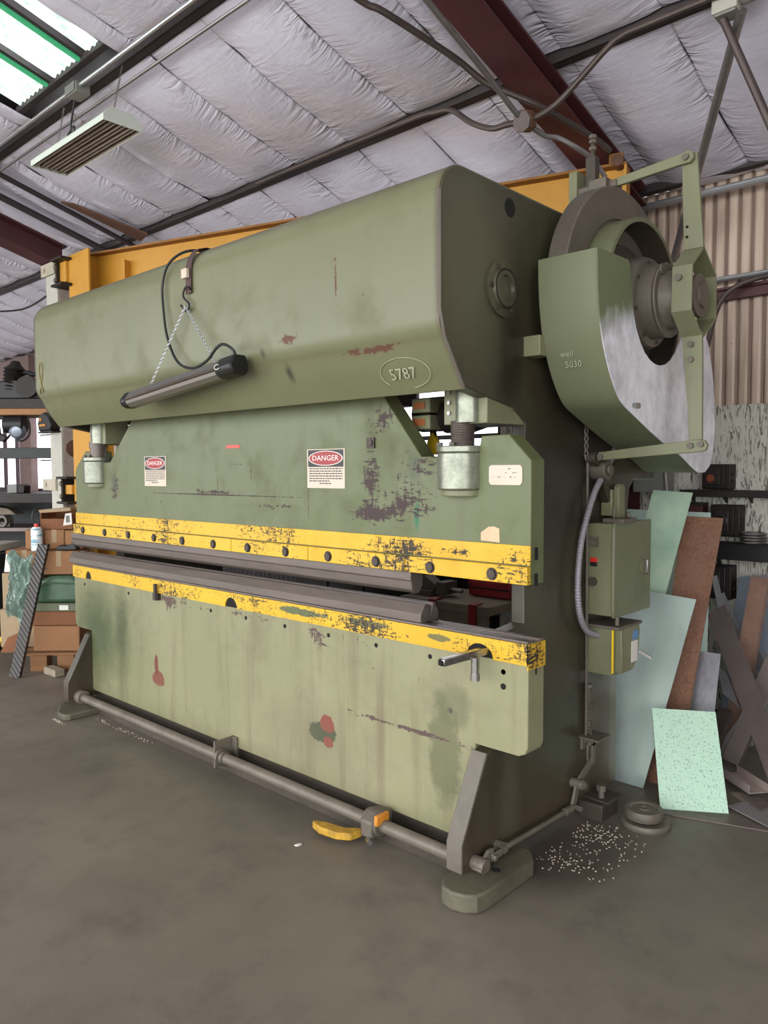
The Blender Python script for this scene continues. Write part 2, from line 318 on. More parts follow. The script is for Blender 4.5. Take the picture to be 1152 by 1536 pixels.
def emit(name, rgb, st, trans=0.0):
    g = G(name)
    g.put(g.b.inputs['Base Color'], lin(rgb)); g.put(g.b.inputs['Emission Color'], lin(rgb))
    g.b.inputs['Emission Strength'].default_value = st
    g.b.inputs['Roughness'].default_value = 0.6
    return g
g = emit('fiberglass_panel', (226, 250, 234), 0.95)
_n = g.noise((46, 9, 9), 1.0, 6, 0.75); _e = g.mix(g.rng(_n, 0.42, 0.6), lin((246, 255, 250)), lin((150, 186, 164)))
g.link(_e, g.b.inputs['Emission Color']); g.put(g.b.inputs['Base Color'], lin((120, 140, 128)))
M['fiberglass'] = g.m
M['fiberglass_green'] = emit('fiberglass_green', (58, 150, 104), 0.3).m
M['pane'] = emit('daylit_pane', (240, 244, 252), 1.15).m
g = emit('translucent_siding', (236, 226, 232), 0.9)
_n = g.noise((22, 1, 0.4), 1.0, 3, 0.5); g.link(g.mix(g.rng(_n, 0.42, 0.62), lin((244, 238, 242)), lin((186, 164, 172))), g.b.inputs['Emission Color'])
M['siding_lit'] = g.m
g = G('clear_wrap')
g.b.inputs['Transmission Weight'].default_value = 0.6
_n = g.noise((1, 1, 1), 22, 6, 0.7, dist=1.0); g.bump(_n, 1.0, 0.05)
M['wrap'] = g.done(lin((160, 200, 186)), 0.12, 0)
g = G('spray_can'); _n = g.noise((1, 1, 6), 12, 3, 0.5)
M['can'] = g.done(g.mix(g.rng(_n, 0.5, 0.56), lin((226, 228, 226)), lin((120, 160, 176))), 0.3, 0)
g = G('tread_bar'); _w = g.new('ShaderNodeTexWave'); _w.inputs['Scale'].default_value = 14; _w.bands_direction = 'DIAGONAL'; g.link(g.co((1, 1, 1)), _w.inputs['Vector'])
g.bump(_w.outputs['Fac'], 0.5, 0.006)
M['tread'] = g.done(g.mix(g.rng(_w.outputs['Fac'], 0.3, 0.7), lin((46, 43, 42)), lin((80, 75, 72))), 0.4, 0.5)

# ------------------------------------------------------------------ mesh helpers
WM = {}                                      # object name -> world matrix of parents

class MB:
    def __init__(s): s.bm = bmesh.new()
    def face(s, pts):
        vs = [s.bm.verts.new(p) for p in pts]
        return s.bm.faces.new(vs)
    def box(s, x0, x1, y0, y1, z0, z1, mx=None):
        c = [Vector((x, y, z)) for z in (z0, z1) for y in (y0, y1) for x in (x0, x1)]
        if mx is not None: c = [mx @ p for p in c]
        v = [s.bm.verts.new(p) for p in c]
        for q in ((0, 2, 3, 1), (4, 5, 7, 6), (0, 1, 5, 4), (2, 6, 7, 3), (0, 4, 6, 2), (1, 3, 7, 5)):
            s.bm.faces.new([v[i] for i in q])
        return s
    def prism(s, poly, axis, a, b, mx=None):
        def P(u, v, w):
            p = {'x': (w, u, v), 'y': (u, w, v), 'z': (u, v, w)}[axis]
            p = Vector(p)
            return mx @ p if mx is not None else p
        va = [s.bm.verts.new(P(u, v, a)) for u, v in poly]
        vb = [s.bm.verts.new(P(u, v, b)) for u, v in poly]
        n = len(poly)
        s.bm.faces.new(va); s.bm.faces.new(list(reversed(vb)))
        for i in range(n):
            s.bm.faces.new([va[i], vb[i], vb[(i + 1) % n], va[(i + 1) % n]])
        return s
    def shell(s, path, axis, a, b, th):
        """a bent sheet: path offset by thickness, run along an axis"""
        n = len(path); nn = []
        for i in range(n):
            p0 = Vector(path[max(i - 1, 0)]); p1 = Vector(path[min(i + 1, n - 1)])
            d = (p1 - p0).normalized(); nn.append(Vector((-d.y, d.x)))
        off = [(Vector(path[i]) + nn[i] * th) for i in range(n)]
        return s.prism([tuple(p) for p in path] + [tuple(p) for p in reversed(off)], axis, a, b)
    def cyl(s, p0, p1, r0, r1=None, n=20, caps=True):
        p0, p1 = Vector(p0), Vector(p1); r1 = r0 if r1 is None else r1
        d = (p1 - p0).normalized(); a = d.orthogonal().normalized(); b = d.cross(a)
        v0, v1 = [], []
        for i in range(n):
            t = 2 * math.pi * i / n; o = a * math.cos(t) + b * math.sin(t)
            v0.append(s.bm.verts.new(p0 + o * r0)); v1.append(s.bm.verts.new(p1 + o * r1))
        for i in range(n):
            s.bm.faces.new([v0[i], v0[(i + 1) % n], v1[(i + 1) % n], v1[i]])
        if caps:
            s.bm.faces.new(list(reversed(v0))); s.bm.faces.new(v1)
        return s
    def lathe(s, prof, o, d, n=40, closed=False):
        """prof: (radius, distance along d)"""
        o, d = Vector(o), Vector(d).normalized(); a = d.orthogonal().normalized(); b = d.cross(a)
        rings = []
        for r, t in prof:
            if r < 1e-6: rings.append([s.bm.verts.new(o + d * t)])
            else: rings.append([s.bm.verts.new(o + d * t + (a * math.cos(2 * math.pi * i / n) + b * math.sin(2 * math.pi * i / n)) * r) for i in range(n)])
        seq = list(zip(rings, rings[1:]))
        if closed: seq.append((rings[-1], rings[0]))
        for q, w in seq:
            for i in range(n):
                j = (i + 1) % n
                if len(q) == 1 and len(w) == 1: continue
                if len(q) == 1: s.bm.faces.new([q[0], w[i], w[j]])
                elif len(w) == 1: s.bm.faces.new([q[i], w[0], q[j]])
                else: s.bm.faces.new([q[i], w[i], w[j], q[j]])
        return s
    def tube(s, pts, r, n=8, smooth=True, rad=None):
        pts = [Vector(p) for p in pts]
        if smooth and len(pts) > 2: pts = catmull(pts)
        m = len(pts); prev = None; rings = []
        for i in range(m):
            d = (pts[min(i + 1, m - 1)] - pts[max(i - 1, 0)]).normalized()
            if prev is None: a = d.orthogonal().normalized()
            else:
                a = prev - d * prev.dot(d)
                a = a.normalized() if a.length > 1e-6 else d.orthogonal().normalized()
            prev = a; b = d.cross(a)
            rr = r if rad is None else rad(i / (m - 1))
            rings.append([s.bm.verts.new(pts[i] + (a * math.cos(2 * math.pi * k / n) + b * math.sin(2 * math.pi * k / n)) * rr) for k in range(n)])
        for q, w in zip(rings, rings[1:]):
            for k in range(n): s.bm.faces.new([q[k], q[(k + 1) % n], w[(k + 1) % n], w[k]])
        s.bm.faces.new(list(reversed(rings[0]))); s.bm.faces.new(rings[-1])
        return s
    def bar(s, p0, p1, w, t, up=(0, 0, 1)):
        """rectangular bar: w across, t along 'up'-ish"""
        p0, p1 = Vector(p0), Vector(p1); d = (p1 - p0).normalized(); u = Vector(up)
        a = d.cross(u)
        a = a.normalized() if a.length > 1e-5 else d.orthogonal().normalized()
        b = a.cross(d).normalized()
        v = []
        for p in (p0, p1):
            for q, e in ((-1, -1), (1, -1), (1, 1), (-1, 1)):
                v.append(s.bm.verts.new(p + a * (q * w / 2) + b * (e * t / 2)))
        for q in ((3, 2, 1, 0), (4, 5, 6, 7), (0, 1, 5, 4), (1, 2, 6, 5), (2, 3, 7, 6), (3, 0, 4, 7)):
            s.bm.faces.new([v[i] for i in q])
        return s
    def slab(s, c, th, nx=1, ny=1, bow=0.0):
        """a sheet given by its four corners (tl, tr, br, bl) with real thickness"""
        c = [Vector(p) for p in c]
        nrm = (c[1] - c[0]).cross(c[3] - c[0]).normalized()
        if nrm.y > 0: nrm = -nrm
        def at(u, v):
            return (c[0] * (1 - u) + c[1] * u) * (1 - v) + (c[3] * (1 - u) + c[2] * u) * v + nrm * (bow * math.sin(math.pi * v))
        F = [[s.bm.verts.new(at(i / nx, j / ny)) for i in range(nx + 1)] for j in range(ny + 1)]
        B = [[s.bm.verts.new(at(i / nx, j / ny) - nrm * th) for i in range(nx + 1)] for j in range(ny + 1)]
        for j in range(ny):
            for i in range(nx):
                s.bm.faces.new([F[j][i], F[j + 1][i], F[j + 1][i + 1], F[j][i + 1]])
                s.bm.faces.new([B[j][i], B[j][i + 1], B[j + 1][i + 1], B[j + 1][i]])
        for i in range(nx):
            s.bm.faces.new([F[0][i], F[0][i + 1], B[0][i + 1], B[0][i]]); s.bm.faces.new([F[ny][i], B[ny][i], B[ny][i + 1], F[ny][i + 1]])
        for j in range(ny):
            s.bm.faces.new([F[j][0], B[j][0], B[j + 1][0], F[j + 1][0]]); s.bm.faces.new([F[j][nx], F[j + 1][nx], B[j + 1][nx], B[j][nx]])
        return s
    def sphere(s, c, r, sc=(1, 1, 1), n=12, m=8):
        prof = [(r * math.sin(math.pi * i / m), -r * math.cos(math.pi * i / m)) for i in range(m + 1)]
        k = len(s.bm.verts); s.lathe(prof, (0, 0, 0), (0, 0, 1), n)
        s.bm.verts.ensure_lookup_table()
        for v in s.bm.verts[k:]: v.co = Vector((v.co.x * sc[0], v.co.y * sc[1], v.co.z * sc[2])) + Vector(c)
        return s
    def build(s, name, mat, parent=None, bevel=0.0, ang=32, label=None, seg=2):
        bm = s.bm
        bmesh.ops.recalc_face_normals(bm, faces=bm.faces)
        me = bpy.data.meshes.new(name)
        if parent is not None:
            inv = WM[parent.name].inverted(); bm.transform(inv); w = WM[parent.name]
        else:
            xs = [v.co for v in bm.verts]
            b = Vector(((min(p.x for p in xs) + max(p.x for p in xs)) / 2, (min(p.y for p in xs) + max(p.y for p in xs)) / 2, min(p.z for p in xs)))
            w = Matrix.Identity(4)
        bm.to_mesh(me); bm.free()
        me.polygons.foreach_set('use_smooth', [True] * len(me.polygons))
        me.set_sharp_from_angle(angle=R(ang))
        me.materials.append(M[mat] if isinstance(mat, str) else mat)
        o = bpy.data.objects.new(name, me); COL.objects.link(o)
        if parent is not None: o.parent = parent
        WM[o.name] = w
        if bevel:
            md = o.modifiers.new('bevel', 'BEVEL'); md.width = bevel; md.segments = seg; md.limit_method = 'ANGLE'; md.angle_limit = R(40)
        if label: o['label'] = label
        return o

def catmull(p, k=6):
    out = []
    for i in range(len(p) - 1):
        a, b, c, d = p[max(i - 1, 0)], p[i], p[i + 1], p[min(i + 2, len(p) - 1)]
        for j in range(k):
            t = j / k
            out.append(0.5 * ((2 * b) + (c - a) * t + (2 * a - 5 * b + 4 * c - d) * t * t + (3 * b - a - 3 * c + d) * t ** 3))
    out.append(p[-1])
    return out

def tag(o, label, cat, group=None):
    o['label'] = label; o['category'] = cat
    if group: o['group'] = group
    return o
def thing(name, loc, label, cat, group=None, rotz=0.0):
    o = bpy.data.objects.new(name, None); COL.objects.link(o)
    o.location = loc; o.rotation_euler = (0, 0, rotz); o.empty_display_size = 0.1
    WM[o.name] = Matrix.Translation(Vector(loc)) @ Matrix.Rotation(rotz, 4, 'Z')
    return tag(o, label, cat, group)
def struct(o, label=None):
    o['kind'] = 'structure'
    if label: o['label'] = label
    return o
def container(name, label=None):
    o = bpy.data.objects.new(name, None); COL.objects.link(o); WM[o.name] = Matrix.Identity(4); o['kind'] = 'structure'
    if label: o['label'] = label
    return o
def rep(src, name, mx, parent):
    """copy of a part, moved by a translation, sharing its mesh"""
    c = src.copy(); c.name = name; COL.objects.link(c); c.parent = parent
    c.location = Vector(src.location) + Vector(mx); WM[c.name] = WM[parent.name]
    return c
def text(name, body, size, mat, parent, origin, right, up, depth=0.001, label=None, sx=1.0, align='CENTER'):
    """real lettering: a font curve turned to mesh and laid on a face"""
    cu = bpy.data.curves.new(name, 'FONT'); cu.body = body; cu.size = size; cu.extrude = depth
    cu.align_x = align; cu.align_y = 'CENTER'; cu.resolution_u = 2
    t = bpy.data.objects.new(name, cu); COL.objects.link(t)
    dg = bpy.context.evaluated_depsgraph_get()
    me = bpy.data.meshes.new_from_object(t.evaluated_get(dg))
    bpy.data.objects.remove(t, do_unlink=True)
    r, u = Vector(right).normalized(), Vector(up).normalized(); n = r.cross(u)
    mx = Matrix(((r.x * sx, u.x, n.x, origin[0]), (r.y * sx, u.y, n.y, origin[1]), (r.z * sx, u.z, n.z, origin[2]), (0, 0, 0, 1)))
    me.transform(WM[parent.name].inverted() @ mx)
    me.materials.clear(); me.materials.append(M[mat])
    me.name = name
    o = bpy.data.objects.new(name, me); COL.objects.link(o); o.parent = parent; WM[o.name] = WM[parent.name]
    if label: o['label'] = label
    return o
def arc(cx, cy, r, a0, a1, n):
    return [(cx + r * math.cos(R(a0 + (a1 - a0) * i / n)), cy + r * math.sin(R(a0 + (a1 - a0) * i / n))) for i in range(n + 1)]
def roof(y, off=0.0): return 3.3 + 0.28 * (5.0 - y) + off

# ------------------------------------------------------------------ the building
XL, XR_, YF_, YBK = -14.6, 3.2, -4.0, 5.0
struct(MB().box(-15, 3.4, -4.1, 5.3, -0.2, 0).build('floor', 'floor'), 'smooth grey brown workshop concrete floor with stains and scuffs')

struct(MB().box(-40, 30, -34, -4.1, -0.2, 0.004).box(3.4, 30, -4.1, 12, -0.2, 0.004).build('ground', plain('bounce_apron', (206, 202, 194), 0.8, 0, 0.1, 1)), 'unseen pale concrete outside, added to bounce light onto the ceiling')  # unseen pale slab outside, added to bounce daylight up to the ceiling
# roof deck with an opening for the skylight strips
SKX = [(-5.60, -5.17), (-5.09, -4.71), (-4.62, -4.46)]
SKY0, SKY1 = 1.26, 2.31
ceil = container('ceiling', 'sloping roof lined with white quilted vinyl insulation')
mb = MB()
def deck(x0, x1, y0, y1):
    mb.prism([(y0, roof(y0, 0.2)), (y1, roof(y1, 0.2)), (y1, roof(y1, 0.26)), (y0, roof(y0, 0.26))], 'x', x0, x1)
deck(XL, SKX[0][0], YF_, 5.3); deck(SKX[2][1], XR_, YF_, 5.3)
deck(SKX[0][0], SKX[2][1], YF_, SKY0); deck(SKX[0][0], SKX[2][1], SKY1, 5.3)
for a, b in zip(SKX, SKX[1:]): deck(a[1], b[0], SKY0, SKY1)
mb.build('roof_deck', 'purlin', ceil)

PUR = [1.21, 2.43, 3.65, 4.87]
BAYS = [(-1.25, -0.03), (-0.01, 1.185), (1.225, 2.405), (2.475, 3.63), (3.695, 4.98)]
def blanket(x0, x1, y0, y1, lip=0.0, seed=0):
    nx, ny = 14, 26
    b = MB(); uvl = b.bm.loops.layers.uv.new('UVMap')
    grid = []
    for j in range(ny + 1):
        v = j / ny; y = y0 + (y1 - y0) * v; row = []
        for i in range(nx + 1):
            u = i / nx; x = x0 + (x1 - x0) * u
            pil = (max(0.0, math.sin(math.pi * u)) ** 0.55)
            end = min(1.0, (max(0.0, math.sin(math.pi * v)) ** 0.45))
            belly = 0.035 + 0.055 * math.sin(math.pi * min(1, v * 1.02)) ** 0.8 + 0.03 * v ** 6
            wr = noise.noise(Vector((x * 4 + seed, y * 7, seed * 1.7))) * 0.012 * (1 - pil * 0.6)
            off = 0.045 - belly * (0.35 + 0.65 * pil) * (0.25 + 0.75 * end) - wr * -1
            tuck = max(max(0.0, min(1.0, (r_ - abs(x - c_)) / 0.12)) for c_, r_ in ((-2.28, 0.26), (-6.62, 0.16), (-7.02, 0.18)))
            off = off * (1 - tuck) + 0.05 * tuck
            row.append(b.bm.verts.new((x, y, roof(y, off))))
        grid.append(row)
    for j in range(ny):
        for i in range(nx):
            f = b.bm.faces.new([grid[j][i], grid[j][i + 1], grid[j + 1][i + 1], grid[j + 1][i]])
            for l, (a, c) in zip(f.loops, ((i, j), (i + 1, j), (i + 1, j + 1), (i, j + 1))): l[uvl].uv = (a / nx, c / ny)
    b.build('insulation_panel', 'quilt', ceil, ang=180)
k = -22
while k < 9:
    x0 = -3.17 + 0.53 * k; x1 = x0 + 0.53
    for bi, (y0, y1) in enumerate(BAYS):
        if bi < 2 and (x0 < -9 or x1 > 1.5): continue
        if bi == 2 and x1 > -5.75 and x0 < -4.3:
            if x0 < -5.4 or x1 > -4.5:
                a, b_ = (x0, min(x1, -5.66)) if x0 < -5.4 else (max(x0, -4.40), x1)
                if b_ - a > 0.06: blanket(a, b_, y0, y1, seed=k * 7 + bi)
            continue
        blanket(x0, x1, y0, y1, seed=k * 7 + bi)
    k += 1

# skylight: three corrugated fibreglass strips
win1 = container('window_1', 'skylight of three bright corrugated fibreglass strips in the roof')
for i, (a, b_) in enumerate(SKX):
    b = MB(); n = 40
    prev = None
    for q in range(n + 1):
        x = a + (b_ - a) * q / n; dz = 0.012 * math.sin(2 * math.pi * (x / 0.068))
        c = (b.bm.verts.new((x, SKY0 - 0.02, roof(SKY0 - 0.02, 0.06 + dz))), b.bm.verts.new((x, SKY1, roof(SKY1, 0.06 + dz))))
        if prev: b.bm.faces.new([prev[0], c[0], c[1], prev[1]])
        prev = c
    b.build('pane', 'fiberglass', win1, ang=180)
    if i < 2:
        MB().prism([(SKY0, roof(SKY0, 0.036)), (SKY1, roof(SKY1, 0.036)), (SKY1, roof(SKY1, 0.06)), (SKY0, roof(SKY0, 0.06))], 'x', b_ - 0.02, b_ + 0.014).build('green_edge', 'fiberglass_green', win1)
    MB().prism([(SKY0, roof(SKY0, 0.05)), (SKY1, roof(SKY1, 0.05)), (SKY1, roof(SKY1, 0.2)), (SKY0, roof(SKY0, 0.2))], 'x', b_ + 0.016, b_ + 0.05).build('divider', 'purlin', win1)
MB().box(-5.68, -4.38, 2.30, 2.345, roof(2.32, 0.03), roof(2.32, 0.07)).build('curb', 'purlin', win1)

# purlins: Z sections along the building
ti = 0
def trim(label):
    global ti
    ti += 1
    return container('trim_%d' % ti, label)
names = ['purlin above the skylight', 'purlin carrying the hanging tube light fixture', 'purlin crossing the red rafter above the machine', 'eave purlin at the top of the back wall']
for y, nm in zip(PUR, names):
    t = trim('dark steel ' + nm)
    z = roof(y)
    MB().box(XL, XR_, y - 0.004, y + 0.004, z, z + 0.2).build('web', 'purlin', t)
    MB().box(XL, XR_, y, y + 0.06, z, z + 0.006).box(XL, XR_, y + 0.054, y + 0.06, z, z + 0.02).build('bottom_flange', 'purlin', t)
    MB().box(XL, XR_, y - 0.06, y, z + 0.194, z + 0.2).build('top_flange', 'purlin', t)

def ibeam_slope(x, y0, y1, off, depth, w, mat, label):
    t = trim(label)
    def run(nm, xa, xb, o0, o1):
        MB().prism([(y0, roof(y0, o0)), (y1, roof(y1, o0)), (y1, roof(y1, o1)), (y0, roof(y0, o1))], 'x', xa, xb).build(nm, mat, t)
    run('bottom_flange', x - w / 2, x + w / 2, off - depth, off - depth + 0.014)
    run('web', x - 0.005, x + 0.005, off - depth + 0.014, off - 0.014)
    run('top_flange', x - w / 2, x + w / 2, off - 0.014, off)
    return t
rf = ibeam_slope(-2.28, -3.9, 4.8, -0.005, 0.12, 0.21, 'rafter', 'dark red steel rafter running up the roof over the flywheel')
MB().box(-2.47, -2.26, 4.70, 4.71, 0, roof(4.7, -0.1)).box(-2.37, -2.36, 4.71, 4.95, 0, roof(4.9, -0.1)).box(-2.47, -2.26, 4.94, 4.95, 0, roof(4.95, -0.1)).build('column', 'rafter', rf)
ibeam_slope(-6.72, -3.9, 3.08, -0.33, 0.2, 0.2, 'rafter', 'dark red rafter resting on the white column')
for xx, w, nm in ((-6.62, 0.05, 'dark strap under the insulation nearest the yellow crane'), (-7.02, 0.09, 'broad dark strut under the insulation beside the rafter')):
    t = trim(nm)
    MB().prism([(-1, roof(-1, -0.035)), (4.8, roof(4.8, -0.035)), (4.8, roof(4.8, -0.01)), (-1, roof(-1, -0.01))], 'x', xx - w / 2, xx + w / 2).build('strut', 'purlin', t)
t = trim('rusty brown brace plate poking out of torn insulation')
MB().slab([(-6.50, 2.98, 3.82), (-6.42, 3.05, 3.80), (-6.18, 3.60, 3.62), (-6.33, 3.62, 3.60)], 0.02).build('brace', 'rust_brown', t)

# back wall
wb = container('wall_back', 'back wall: corrugated siding above, old plywood below')
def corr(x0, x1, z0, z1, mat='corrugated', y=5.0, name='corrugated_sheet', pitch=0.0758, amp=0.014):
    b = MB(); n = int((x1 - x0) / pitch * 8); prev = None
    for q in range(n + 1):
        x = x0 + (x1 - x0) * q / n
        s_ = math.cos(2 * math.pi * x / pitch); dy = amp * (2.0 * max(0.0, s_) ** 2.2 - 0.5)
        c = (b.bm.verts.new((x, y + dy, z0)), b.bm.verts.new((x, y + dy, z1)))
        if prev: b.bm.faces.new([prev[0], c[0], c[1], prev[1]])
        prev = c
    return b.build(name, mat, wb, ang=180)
x = -3.4
while x < 3.0:
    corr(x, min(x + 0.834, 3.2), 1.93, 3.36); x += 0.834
x = -3.4; i = 0
while x < 3.0:
    MB().box(x + 0.003, min(x + 1.217, 3.2), 4.965, 4.985, 0.02, 1.945).build('plywood_panel', 'plywood', wb); x += 1.22
MB().box(-3.4, 3.2, 4.995, 5.06, 0, 1.94).build('backing', 'purlin', wb)
# hidden / left run of the wall with window openings
for (a, b_) in ((XL, -13.6), (-11.3, -5.1)):
    corr(a, b_, 0, 1.6, 'purlin'); corr(a, b_, 1.6, 3.5)  # lower sheets coloured dark to stand for the shade behind the press
for (a, b_) in ((-13.6, -11.3), (-5.1, -3.4)):
    corr(a, b_, 0, 1.3 if a < -6 else 1.5, 'purlin'); corr(a, b_, 2.52 if a < -6 else 2.45, 3.5)  # lower sheets get the same painted-in shade
MB().box(-14.6, -11.0, 4.94, 4.97, 2.50, 3.32).build('wall_board', plain('pinkish_board', (138, 118, 116), 0.7), wb)
MB().box(-12.22, -11.80, 4.85, 4.95, 0, 3.3).build('post', plain('dusty_post', (124, 102, 98), 0.7), wb)
w2 = container('window_2', 'bright translucent siding and window beyond the rack')
corr(-13.6, -12.22, 1.3, 2.52, 'siding_lit', 5.02, 'siding_pane').parent = w2
for z0, z1 in ((1.3, 1.72), (1.73, 2.1), (2.11, 2.52)):
    MB().box(-11.8, -11.3, 5.0, 5.01, z0, z1).build('pane', 'pane', w2)
MB().box(-11.8, -11.3, 4.99, 5.02, 1.715, 1.735).box(-11.8, -11.3, 4.99, 5.02, 2.095, 2.115).build('muntin', 'purlin', w2)
for xx in (-13.1, -12.62):
    MB().box(xx - 0.015, xx + 0.015, 4.95, 5.0, 1.3, 2.52).build('stud', 'purlin', w2)
w3 = container('window_3', 'white daylit factory window seen under the machine hood')
for xx in (-5.1, -4.68, -4.26, -3.84):
    for z0, z1 in ((1.5, 1.80), (1.84, 2.12), (2.16, 2.45)):
        MB().box(xx + 0.015, xx + 0.405, 5.0, 5.01, z0, z1).build('pane', 'pane', w3)
for xx in (-5.1, -4.68, -4.26, -3.84, -3.42):
    MB().box(xx - 0.012, xx + 0.012, 4.98, 5.02, 1.5, 2.45).build('mullion', 'purlin', w3)
for zz in (1.5, 1.82, 2.14, 2.45):
    MB().box(-5.1, -3.42, 4.98, 5.02, zz - 0.018, zz + 0.018).build('transom', 'purlin', w3)
# girt, other walls
t = trim('maroon steel girt across the corrugated wall')
MB().box(-3.4, 3.2, 4.93, 4.985, 2.59, 2.66).box(-3.4, 3.2, 4.90, 4.93, 2.645, 2.66).build('girt', 'rafter', t)
struct(MB().box(XL - 0.1, XL, YF_, 5.3, 0, 6.2).build('wall_left', plain('left_wall', (150, 140, 134), 0.7)), 'far end wall of the workshop')
wr = container('wall_right', 'workshop end wall with a wide open door')
MB().box(XR_, XR_ + 0.1, 0.4, 5.3, 0, 6.2).box(XR_, XR_ + 0.1, -4, -3.2, 0, 6.2).box(XR_, XR_ + 0.1, -3.2, 0.4, 3.4, 6.2).build('siding', plain('right_wall', (160, 152, 146), 0.7), wr)
struct(MB().box(XL, XR_, YF_ - 0.1, YF_, 4.2, 6.1).build('wall_front', plain('front_wall', (160, 152, 146), 0.7)), 'header wall over the open truck doors behind the camera')

# ------------------------------------------------------------------ the press brake
PB = thing('press_brake', (-3.29, 2.9, 0), 'long green mechanical press brake with yellow bands and big flywheel', 'press brake')

# bent line of the hood front, reused by the housing plates
hood_path = [(2.215, 1.838), (2.20, 1.838), (2.150, 1.905), (2.112, 1.962)] + [(2.180 - 0.1195 * math.cos(R(q)), 2.085 - 0.1195 * math.sin(R(q))) for q in range(44, -1, -5)] + [(2.06, 2.47)] + [(2.19 - 0.13 * math.cos(R(q)), 2.479 + 0.13 * math.sin(R(q))) for q in range(0, 91, 7)] + [(2.19, 2.609), (2.9, 2.609)]
# side housings: C-frames with a gusset foot
side = [(2.19, 0.06), (2.19, 0.175), (2.345, 0.475), (2.43, 0.50), (2.43, 0.92), (2.60, 0.935), (2.60, 1.74), (2.515, 1.79), (2.203, 1.846)] + [(y_ + 0.004, min(z_, 2.606)) for y_, z_ in hood_path[2:-1]] + [(2.86, 2.606), (3.15, 2.52), (3.41, 2.2), (3.41, 0.06)]
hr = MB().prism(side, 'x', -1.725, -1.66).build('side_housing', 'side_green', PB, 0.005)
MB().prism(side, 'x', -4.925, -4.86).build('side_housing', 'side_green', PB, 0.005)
# welded edge strip of the right gusset
MB().prism([(2.184, 0.07), (2.184, 0.178), (2.34, 0.482), (2.352, 0.474), (2.196, 0.172), (2.196, 0.07)], 'x', -1.728, -1.657).build('gusset_edge', 'cast', PB, 0.003)
# feet
fp = [(-1.70, 2.52), (-1.575, 2.52), (-1.525, 2.46), (-1.525, 2.16), (-1.535, 2.115), (-1.57, 2.085), (-1.62, 2.072), (-1.67, 2.082), (-1.70, 2.13)]
MB().prism(fp, 'z', 0.0, 0.07).build('foot_plate', 'foot_grime', PB, 0.008)
fpl = [(-4.93, 2.55), (-4.65, 2.55), (-4.64, 2.10), (-4.66, 2.07), (-4.75, 2.07), (-4.90, 2.15), (-4.93, 2.20)]
MB().prism(fpl, 'z', 0.0, 0.04).build('foot_plate', 'foot_grime', PB, 0.008)
for yy in (2.30,):
    MB().cyl((-1.585, yy, 0.066), (-1.585, yy, 0.0715), 0.017, n=16).build('anchor_hole', 'hole', PB)
MB().box(-1.66, -1.545, 3.05, 3.2, 0, 0.075).box(-1.66, -1.53, 3.08, 3.22, 0.075, 0.083).build('foot_block', 'cast_dark', PB, 0.006)
MB().cyl((-1.585, 3.12, 0.083), (-1.585, 3.12, 0.135), 0.014, n=12).cyl((-1.585, 3.12, 0.115), (-1.585, 3.12, 0.14), 0.022, n=6).build('foot_bolt', 'cast', PB)

# bed
bedp = [(-4.86, 0.10), (-1.725, 0.10), (-1.725, 0.496), (-1.53, 0.496), (-1.5, 0.51), (-1.49, 0.535), (-1.49, 0.92), (-5.09, 0.92), (-5.09, 0.535), (-5.08, 0.51), (-5.05, 0.496), (-4.86, 0.496)]
bed = MB().prism(bedp, 'y', 2.36, 2.468).build('bed', 'bed_green', PB, 0.004)
MB().box(-4.86, -1.725, 2.39, 2.42, 0.0, 0.11).build('bed_skirt', 'cast_dark', PB)
bp = [(-5.094, 0.84)]
for cx, rr in ((-4.87, 0.040), (-3.287, 0.052), (-1.70, 0.062)):
    bp += [(cx - rr, 0.84)] + [(cx + rr * math.cos(R(a_)), 0.84 + (0.052) * math.sin(R(a_)) * 1.02) for a_ in range(180, -1, -18)] + [(cx + rr, 0.84)]
bp += [(-1.486, 0.84), (-1.486, 0.918), (-5.094, 0.918)]
cl = []
for p_ in bp:
    if not cl or (abs(cl[-1][0] - p_[0]) > 1e-6 or abs(cl[-1][1] - p_[1]) > 1e-6): cl.append(p_)
MB().prism(cl, 'y', 2.352, 2.3605).build('yellow_band', 'yellow', bed)
for cx, rr in ((-4.87, 0.040), (-3.287, 0.052), (-1.70, 0.062)):
    MB().prism([(cx + rr * math.cos(R(a_)), 0.841 + 0.052 * math.sin(R(a_))) for a_ in range(0, 181, 18)], 'y', 2.3588, 2.3602).build('slot', 'hole', bed)
MB().box(-1.4905, -1.485, 2.352, 2.408, 0.825, 0.918).build('yellow_end', 'yellow', bed)
MB().box(-1.4905, -1.485, 2.416, 2.47, 0.825, 0.918).build('yellow_end', 'yellow', bed)
MB().box(-1.4905, -1.488, 2.408, 2.416, 0.80, 0.918).build('end_groove', 'hole', bed)
MB().box(-5.09, -1.492, 2.358, 2.395, 0.918, 0.928).box(-5.09, -1.492, 2.44, 2.47, 0.918, 0.928).build('die_rail', 'tool_steel', bed, 0.002)
MB().box(-5.09, -1.492, 2.395, 2.44, 0.916, 0.921).build('rail_groove', 'chrome', bed)
for hx in (-1.597, -1.597, -1.95, -2.25, -2.55, -2.86, -3.17, -3.48, -4.36, -4.94):
    hz = 0.80
    MB().cyl((hx, 2.3585, hz), (hx, 2.3605, hz), 0.010, n=12).build('bolt_hole', 'hole', bed)
MB().cyl((-1.597, 2.3585, 0.745), (-1.597, 2.3605, 0.745), 0.012, n=12).build('bolt_hole', 'hole', bed)
MB().cyl((-1.85, 2.3560, 0.60), (-1.85, 2.3605, 0.60), 0.012, n=12).cyl((-1.85, 2.353, 0.60), (-1.85, 2.357, 0.60), 0.006, n=8).build('plug_screw', 'cast', bed)
